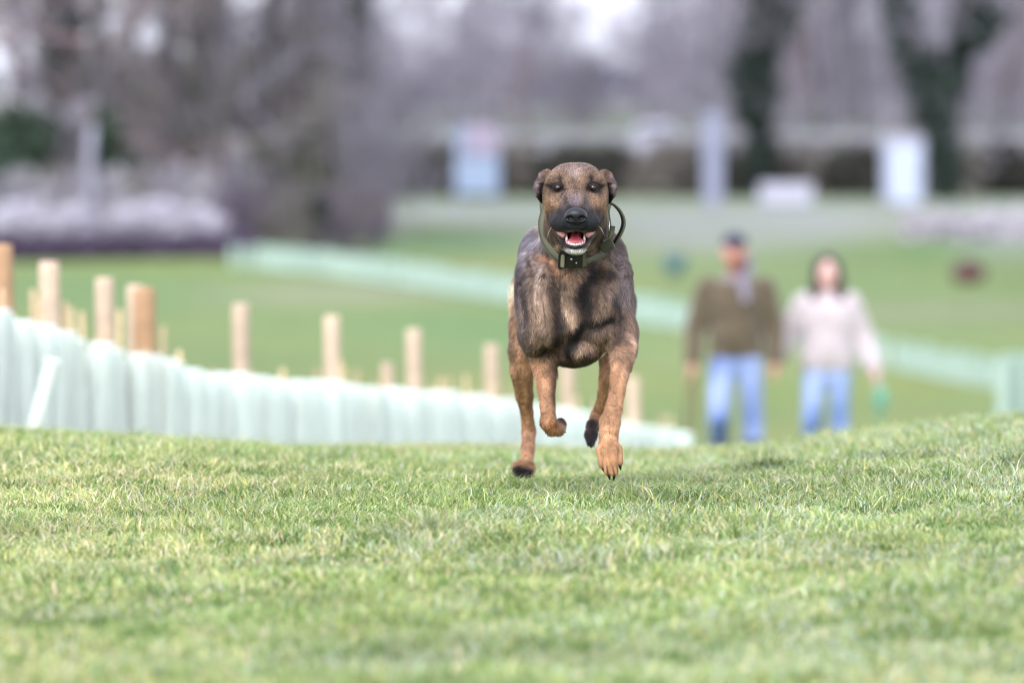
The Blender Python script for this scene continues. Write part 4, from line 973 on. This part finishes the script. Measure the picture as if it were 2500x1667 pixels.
    for s in (-1, 1):
        a, b = Q(1405 + s * 20, 575, -.255), Q(1405 + s * 47, 554, -.205); ab = b - a; t = np.clip(((P - a) @ ab) / (ab @ ab), 0, 1)
        inside |= np.linalg.norm(P - a - t[:, None] * ab, axis=1) < .0108 - .003 * t
    inside &= (dyp > -.300)
    COLR[inside] = (.60, .20, .22); deep = inside & (dyp > -.20); COLR[deep] = (.22, .03, .045)
    rim = inside & (np.abs(pxs - 1405) > 21) & (dyp < -.17); COLR[rim] = (.74, .38, .40)
    mot = noise3(P * np.array([1, 1, .6]), 48, 2)
    keep = inside[:, None]; lum = COLR.mean(1, keepdims=True); CN = COLR * (lum / .11) ** .75 * (.45 + 1.1 * mot[:, None])
    COLR = np.where(keep, COLR, CN); COLR = np.clip(COLR, .006, .75)
    M_coat = material('dog_skin_coat', attr='tint', rough=.7, spec=.15, bump=.25, bscale=220)
    dog = link('dog', None, label='tan and black shepherd type dog galloping towards the camera with open mouth and olive collar', cat='dog', loc=(Q(1400, 1220, .2)[0], D0 + .2, 0.0))
    off = np.array(dog.location)
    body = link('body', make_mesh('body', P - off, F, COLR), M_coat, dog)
    # ---- short fur lying along the body
    A = P[F]; area = np.linalg.norm(np.cross(A[:, 2] - A[:, 0], A[:, 3] - A[:, 1]), axis=1) / 2
    fc = A.mean(1); fin = inside[F].any(1); vis = (N[F].mean(1)[:, 1] < .55)
    fpx, fpy = PX(fc)
    wgt = area * (~fin) * (vis * .95 + .05) * np.where((fc[:, 1] < D0) & (fpy < 640), 2.6, 1.0)
    eyem = np.zeros(len(fc), bool)
    for s in (-1, 1): eyem |= (((fc - Q(1405 + s * 43.5, 458, -.19)) / np.array([.0205, .03, .0185])) ** 2).sum(1) < 1
    eyem |= np.linalg.norm((fc - Q(1406, 528, -.315)) / np.array([1.25, 1, 1]), axis=1) < .022
    wgt = wgt * (~eyem)
    NS = 300000
    pick = rng.choice(len(F), NS, p=wgt / wgt.sum()); uv = rng.random((NS, 2))
    q4 = A[pick]; u, v = uv[:, :1], uv[:, 1:]
    pos = q4[:, 0] * (1 - u) * (1 - v) + q4[:, 1] * u * (1 - v) + q4[:, 2] * u * v + q4[:, 3] * (1 - u) * v
    nn = N[F[pick]].mean(1); nn /= np.linalg.norm(nn, axis=1, keepdims=True) + 1e-9
    sx, sy = PX(pos); hd = (pos[:, 1] < D0 - .035) & (sy < 628)
    nose = Q(1406, 520, -.36)
    flow = np.zeros_like(pos); flow[:] = (0, .35, -1.0)
    flow[:, 0] += (pos[:, 0] - Q(1400, 0, 0)[0]) * 2.0
    sw = noise3(pos, 11, 2) - .5; sw2 = noise3(pos + 40, 11, 2) - .5
    chest = (~hd) & (sy < 860); flow[:, 0] += np.where(chest, sw * 4.0, sw * .8); flow[:, 2] += np.where(chest, sw2 * 1.2, 0)
    fl = pos - nose; fl /= np.linalg.norm(fl, axis=1, keepdims=True); fl[:, 1] += .5; flow = np.where(hd[:, None], fl + np.stack([sw, 0 * sw, sw2], 1) * .6, flow)
    flow += rng.normal(0, .16, flow.shape)
    flow -= nn * (flow * nn).sum(1, keepdims=True); flow /= np.linalg.norm(flow, axis=1, keepdims=True) + 1e-9
    L = np.where(hd, .0075, .0125) * rng.uniform(.6, 1.3, NS); L = np.where(hd & (sy > 500) & (np.abs(sx - 1405) < 50), .0048, L)
    L = np.where(hd & (np.abs(sx - 1405) > 80), .0026, L); L = np.where((sy > 1080) & (pos[:, 1] < D0), .0075 - .003 * np.clip((sy - 1080) / 60, 0, 1), L)
    legm = (~hd) & (sy > 880); L = np.where(legm, L * .62, L); pawb = (pos[:, 1] > D0 + .5) & (sy > 1125); L = np.where(pawb, .019, L)
    L = np.where((~hd) & (sy > 880) & (sy < 920) & (sx > 1350) & (sx < 1460), .016, L)
    L = np.where((rng.random(NS) < .09) & (~hd), L * 1.6, L); tip = flow * .90 + nn * np.where(hd, .36, .30)[:, None]; side = np.cross(flow, nn); wd = np.where(hd, .00048, .00062)[:, None] * rng.uniform(.7, 1.3, (NS, 1))
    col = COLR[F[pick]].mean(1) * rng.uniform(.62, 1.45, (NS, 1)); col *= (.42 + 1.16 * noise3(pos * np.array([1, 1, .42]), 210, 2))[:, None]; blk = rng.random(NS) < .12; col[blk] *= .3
    lt = (rng.random(NS) < .12) & (sy < 880); col[lt] = col[lt] * 1.45
    root = pos - nn * .0003 - off; mid = root + tip * (L * .5)[:, None]; end = root + tip * L[:, None] - nn * (L * .10)[:, None]
    V = np.stack([root - side * wd, root + side * wd, mid + side * wd * .7, end, mid - side * wd * .7], 1).reshape(-1, 3)
    b = (np.arange(NS) * 5)[:, None]
    CC = np.repeat(np.clip(col, .008, 1)[:, None], 5, 1).reshape(-1, 3)
    M_fur = material('dog_fur', attr='tint', rough=.6, spec=.22)
    link('fur', make_mesh('fur', V, [b + np.array([0, 1, 2, 4]), b + np.array([2, 3, 4])], CC, smooth=False), M_fur, dog, kind='stuff')
    def part(name, V, F, mat, parent=None):
        o = link(name, make_mesh(name, V - off, F), mat, parent or dog); return o
    # eyes
    M_iris = material('amber_eye', (.030, .009, .004), rough=.07, spec=.28); M_pup = material('pupil', (.004, .004, .004), rough=.04, spec=.9); M_lid = material('black_skin', (.008, .008, .009), rough=.5, spec=.3)
    for s in (-1, 1):
        c = Q(1405 + s * 43.5, 458.5, -.1850)
        V, F_ = spheroid(c, (.0114, .0106, .0105), 28, 18); e = part('eye', V, F_, M_iris)
        V, F_ = spheroid(c + np.array([-s * .0006, -.0082, .0]), (.0058, .0034, .0058), 20, 10); part('pupil', V, F_, M_pup, e)
        pts = [c + np.array([math.cos(a) * .0112, -.0055, math.sin(a) * .0092 + .0008 * math.cos(a * 2)]) for a in np.linspace(0, 2 * math.pi, 25)[:-1]]
        V, F_ = tube_path(pts, .0019, 6, closed=True); part('eyelid', V, F_, M_lid)
    # nose leather with nostrils
    c = Q(1406, 528, -.318)
    nf = Field(frange(c[0] - .036, c[0] + .036, .0011), frange(c[1] - .03, c[1] + .03, .0011), frange(c[2] - .028, c[2] + .028, .0011))
    nf.ell(c + np.array([0, 0, .004]), (.0255, .018, .0165), .006); nf.ell(c + np.array([0, .002, -.009]), (.0215, .015, .0115), .008)
    for s in (-1, 1):
        nf.ell(c + np.array([s * .0175, -.001, -.002]), (.0095, .013, .0115), .004)
        nf.ell(c + np.array([s * .0138, -.0165, -.0050]), (.0088, .0115, .0064), .003, 'sub', RY(s * -15)); nf.cap(c + np.array([s * .019, -.012, -.005]), c + np.array([s * .0255, -.007, -.007]), .0026, .0014, .003, 'sub')
    nf.cap(c + np.array([0, -.0155, -.004]), c + np.array([0, -.013, -.017]), .0012, .0012, .002, 'sub')
    Pn, Fn = nf.mesh(); part('nose', Pn, Fn, material('nose_leather', (.008, .008, .012), rough=.40, spec=.45, bump=.5, bscale=900))
    # tongue, gums, teeth
    M_tong = material('tongue', (.58, .13, .17), rough=.3, spec=.6, bump=.2, bscale=300); M_gum = material('gum', (.72, .34, .37), rough=.3, spec=.6); M_tooth = material('tooth', (.80, .76, .66), rough=.25)
    c = Q(1405, 588, -.235); nf = Field(frange(c[0] - .03, c[0] + .03, .0015), frange(c[1] - .06, c[1] + .09, .003), frange(c[2] - .02, c[2] + .03, .0012))
    nf.cap(c + np.array([0, .06, .016]), c + np.array([0, -.012, -.001]), .015, .012, .004); nf.ell(c + np.array([0, -.010, -.002]), (.0195, .030, .0095), .008); nf.cap(c + np.array([0, -.05, .009]), c + np.array([0, .05, .024]), .0025, .003, .006, 'sub')
    Pn, Fn = nf.mesh(); part('tongue', Pn, Fn, M_tong)
    arc = [(-23, 574, -.215), (-22.5, 584, -.235), (-19, 594, -.255), (-11, 598.5, -.268), (0, 600, -.272), (11, 598.5, -.268), (19, 594, -.255), (22.5, 584, -.235), (23, 574, -.215)]
    pts = [Q(1405 + a, b, c_) for a, b, c_ in arc]; V, F_ = tube_path(pts, .0042, 8); part('gum', V, F_, M_gum)
    pts = [Q(1405 + a * 1.06, b + 4.5, c_ - .004) for a, b, c_ in arc]; V, F_ = tube_path(pts, .0042, 8); part('lower_lip', V, F_, M_lid)
    tt = [(-15.5, 595, -.262, .0030, .0060), (-10.5, 596.5, -.270, .0024, .0046), (-6, 597.5, -.274, .0022, .0042), (-2, 598, -.275, .0022, .0042), (2.2, 598, -.275, .0022, .0042), (6.3, 597.5, -.274, .0022, .0042), (10.7, 596.5, -.270, .0024, .0046), (15.7, 595, -.262, .0030, .0060),
          (-21, 587, -.245, .0032, .0110), (21.2, 587, -.245, .0032, .0110), (-23, 576, -.222, .003, .005), (23, 576, -.222, .003, .005)]
    for a, b, c_, r, h in tt:
        q0 = Q(1405 + a, b, c_); V, F_ = tube_path([q0 - np.array([0, 0, .002]), q0 + np.array([0, 0, h * .5]), q0 + np.array([0, 0, h])], [r, r * .9, r * .35], 8); part('tooth', V, F_, M_tooth)
    for s in (-1, 1):   # pink inner lips drawn back
        V, F_ = tube_path([Q(1405 + s * 50, 546, -.212), Q(1405 + s * 46, 556, -.220), Q(1405 + s * 37, 567, -.228), Q(1405 + s * 27, 577, -.238)], [.0035, .0068, .0085, .0060], 8); part('inner_lip', V, F_, M_gum)
    # claws
    for a, b in (((1474, 1146, -.240), (1480, 1158, -.246)), ((1487, 1162, -.254), (1490, 1174, -.258)), ((1499, 1162, -.254), (1498, 1176, -.256)), ((1514, 1138, -.240), (1516, 1150, -.246)),
                 ((1375, 1054, .02), (1384, 1055, .03)), ((1443, 1088, .545), (1444, 1095, .54)), ((1436, 1082, .545), (1436, 1090, .54)), ((1274, 1160, .65), (1272, 1168, .64)), ((1288, 1158, .65), (1289, 1167, .64))):
        p0, p1 = Q(*a), Q(*b); p1 = p0 + (p1 - p0) * .72; V, F_ = tube_path([p0 - (p1 - p0) * .6, p0, p1], [.0044, .0040, .0014], 8); part('claw', V, F_, M_lid)
    # whiskers
    M_wh = material('whisker', (.75, .73, .70), rough=.4)
    for a, b, c_ in (((1346, 555, -.215), (1340, 566, -.225), (1333, 588, -.22)), ((1462, 552, -.23), (1470, 562, -.25), (1476, 576, -.25))):
        V, F_ = tube_path([Q(*a), Q(*b), Q(*c_)], [.0004, .0003, .0001], 4); part('whisker', V, F_, M_wh)
    # ---- collar: wide olive webbing, black buckle, handle loop
    M_web = material('olive_webbing', (.105, .108, .07), rough=.8, bump=.6, bscale=600, var=.06, vscale=60); M_blk = material('black_plastic', (.012, .012, .014), rough=.35, spec=.5); M_met = material('steel', (.6, .6, .62), rough=.25, metal=1.0)
    col_o = link('dog_collar', None, dog and None, label='wide olive webbing collar with black buckle and grab handle on the neck of the dog', cat='collar', loc=Q(1405, 560, .03)); coff = np.array(col_o.location)
    ctrl = [(1330, 515, .045), (1324, 545, .025), (1329, 580, .000), (1345, 610, -.030), (1368, 632, -.058), (1396, 641, -.070), (1424, 640, -.070), (1448, 633, -.045), (1470, 616, -.010), (1480, 588, .020), (1482, 550, .025), (1478, 515, .045), (1480, 480, .085), (1445, 455, .10), (1405, 448, .105), (1362, 455, .10), (1332, 480, .085)]
    K = np.array([Q(*p) for p in ctrl]); n = len(K); ring = []
    for i in range(n):
        p0, p1, p2, p3 = K[i - 1], K[i], K[(i + 1) % n], K[(i + 2) % n]
        for t in np.linspace(0, 1, 9)[:-1]:
            ring.append(.5 * ((2 * p1) + (-p0 + p2) * t + (2 * p0 - 5 * p1 + 4 * p2 - p3) * t * t + (-p0 + 3 * p1 - 3 * p2 + p3) * t ** 3))
    ring = np.array(ring); cen = ring.mean(0)
    def ribbon(path, width, wdir, thick, closed=False, centre=None):
        m = len(path); T = np.roll(path, -1, 0) - np.roll(path, 1, 0) if closed else np.gradient(path, axis=0)
        T /= np.linalg.norm(T, axis=1, keepdims=True); wdir = np.broadcast_to(np.asarray(wdir, float), path.shape).copy()
        wdir -= T * (wdir * T).sum(1, keepdims=True); wdir /= np.linalg.norm(wdir, axis=1, keepdims=True); nrm = np.cross(T, wdir)
        prof = [(-.5, -.5), (-.44, .5), (0, .62), (.44, .5), (.5, -.5), (0, -.5)]
        V = np.stack([path + wdir * (a * width) + nrm * (b * thick) for a, b in prof], 1); S = len(prof); V = V.reshape(-1, 3); F = []
        for i in range(m if closed else m - 1):
            j = (i + 1) % m
            for k in range(S): F.append((i * S + k, i * S + (k + 1) % S, j * S + (k + 1) % S, j * S + k))
        Fs = [np.array(F)]
        if not closed: Fs += [np.array([list(range(S))]), np.array([list(range((m - 1) * S, m * S))[::-1]])]
        return V, Fs
    def cpart(name, V, F, mat, parent=None): return link(name, make_mesh(name, V - coff, F, smooth=False), mat, parent or col_o)
    # strap edge runs back along the neck and outwards
    rad = ring - cen; rad[:, 1] = 0; rad /= np.linalg.norm(rad, axis=1, keepdims=True)
    wd_ = np.array([0, 1.0, -.15]) + rad * .62
    V, F_ = ribbon(ring + rad * .0015, .027, wd_, .0032, True); cpart('strap', V, F_, M_web)
    for sgn in (-1, 1):
        V, F_ = ribbon(ring + rad * .0038 + sgn * .0110 * wd_ / np.linalg.norm(wd_, axis=1, keepdims=True), .0016, wd_, .002, True); cpart('stitching', V, F_, M_web)
    # buckle plate at the front
    def plate(name, px, py, dy, w, h, d, mat, rot=(0, 0, 0), bev=.003, parent=None):
        o = link(name, box_mesh(name, [((0, 0, 0), (w, d, h))], bev), mat, parent or col_o); o.location = tuple(Q(px, py, dy) - coff - (np.array((parent.location)) if parent else 0)); o.rotation_euler = rot; return o
    bk = plate('buckle', 1395, 637, -.084, .056, .034, .012, M_blk, (.35, 0, 0))
    plate('buckle_bar', 1370, 637, -.088, .014, .043, .014, M_blk, (.35, .04, 0)); plate('release_tab', 1373.5, 637, -.096, .0095, .032, .008, material('khaki_tab', (.24, .235, .16), rough=.5), (.35, .04, 0), .0015)
    plate('keeper', 1426, 633, -.087, .011, .036, .012, M_web, (.35, -.05, 0), .002); plate('buckle_tongue', 1412, 633, -.090, .020, .026, .010, M_blk, (.35, 0, 0), .002)
    V, F_ = spheroid(Q(1395, 633, -.094), (.0032, .002, .0032), 12, 8); cpart('rivet', V, F_, M_met); V, F_ = spheroid(Q(1407, 642, -.094), (.0024, .002, .0024), 12, 8); cpart('rivet', V, F_, M_met)
    # handle loop standing off on the right
    hp = np.array([Q(*p) for p in [(1489, 497, -.015), (1500, 501, -.03), (1512, 512, -.035), (1521, 528, -.038), (1524, 545, -.038), (1519, 563, -.035), (1509, 580, -.028), (1500, 596, -.018), (1491, 608, -.012)]])
    t = np.linspace(0, len(hp) - 1, 33); hp = np.stack([np.interp(t, range(len(hp)), hp[:, k]) for k in range(3)], 1)
    for _ in range(4): hp[1:-1] = (hp[:-2] + hp[1:-1] * 2 + hp[2:]) / 4
    V, F_ = ribbon(hp, .022, (-.34, 1, .1), .004); cpart('handle', V, F_, M_web)
    V, F_ = ribbon(hp + np.array([-.0030, -.001, 0]), .014, (-.34, 1, .1), .002); cpart('handle_lining', V, F_, M_blk)
    hp2 = np.array([Q(*p) for p in [(1496, 552, -.05), (1494, 570, -.052), (1488, 584, -.05), (1475, 590, -.045)]]); V, F_ = ribbon(hp2, .012, (1, .6, 0), .005); cpart('keeper', V, F_, M_web)
    V, F_ = tube_path([Q(1487, 540, -.048), Q(1487, 560, -.05), Q(1486, 577, -.05)], .0022, 8); cpart('ring', V, F_, M_met)
    plate('shaded_strap_block', 1482, 600, -.045, .034, .026, .014, material('dark_olive', (.05, .052, .035), rough=.6), (.3, -.5, -.4))  # added block; its dark olive paints the strap in shade
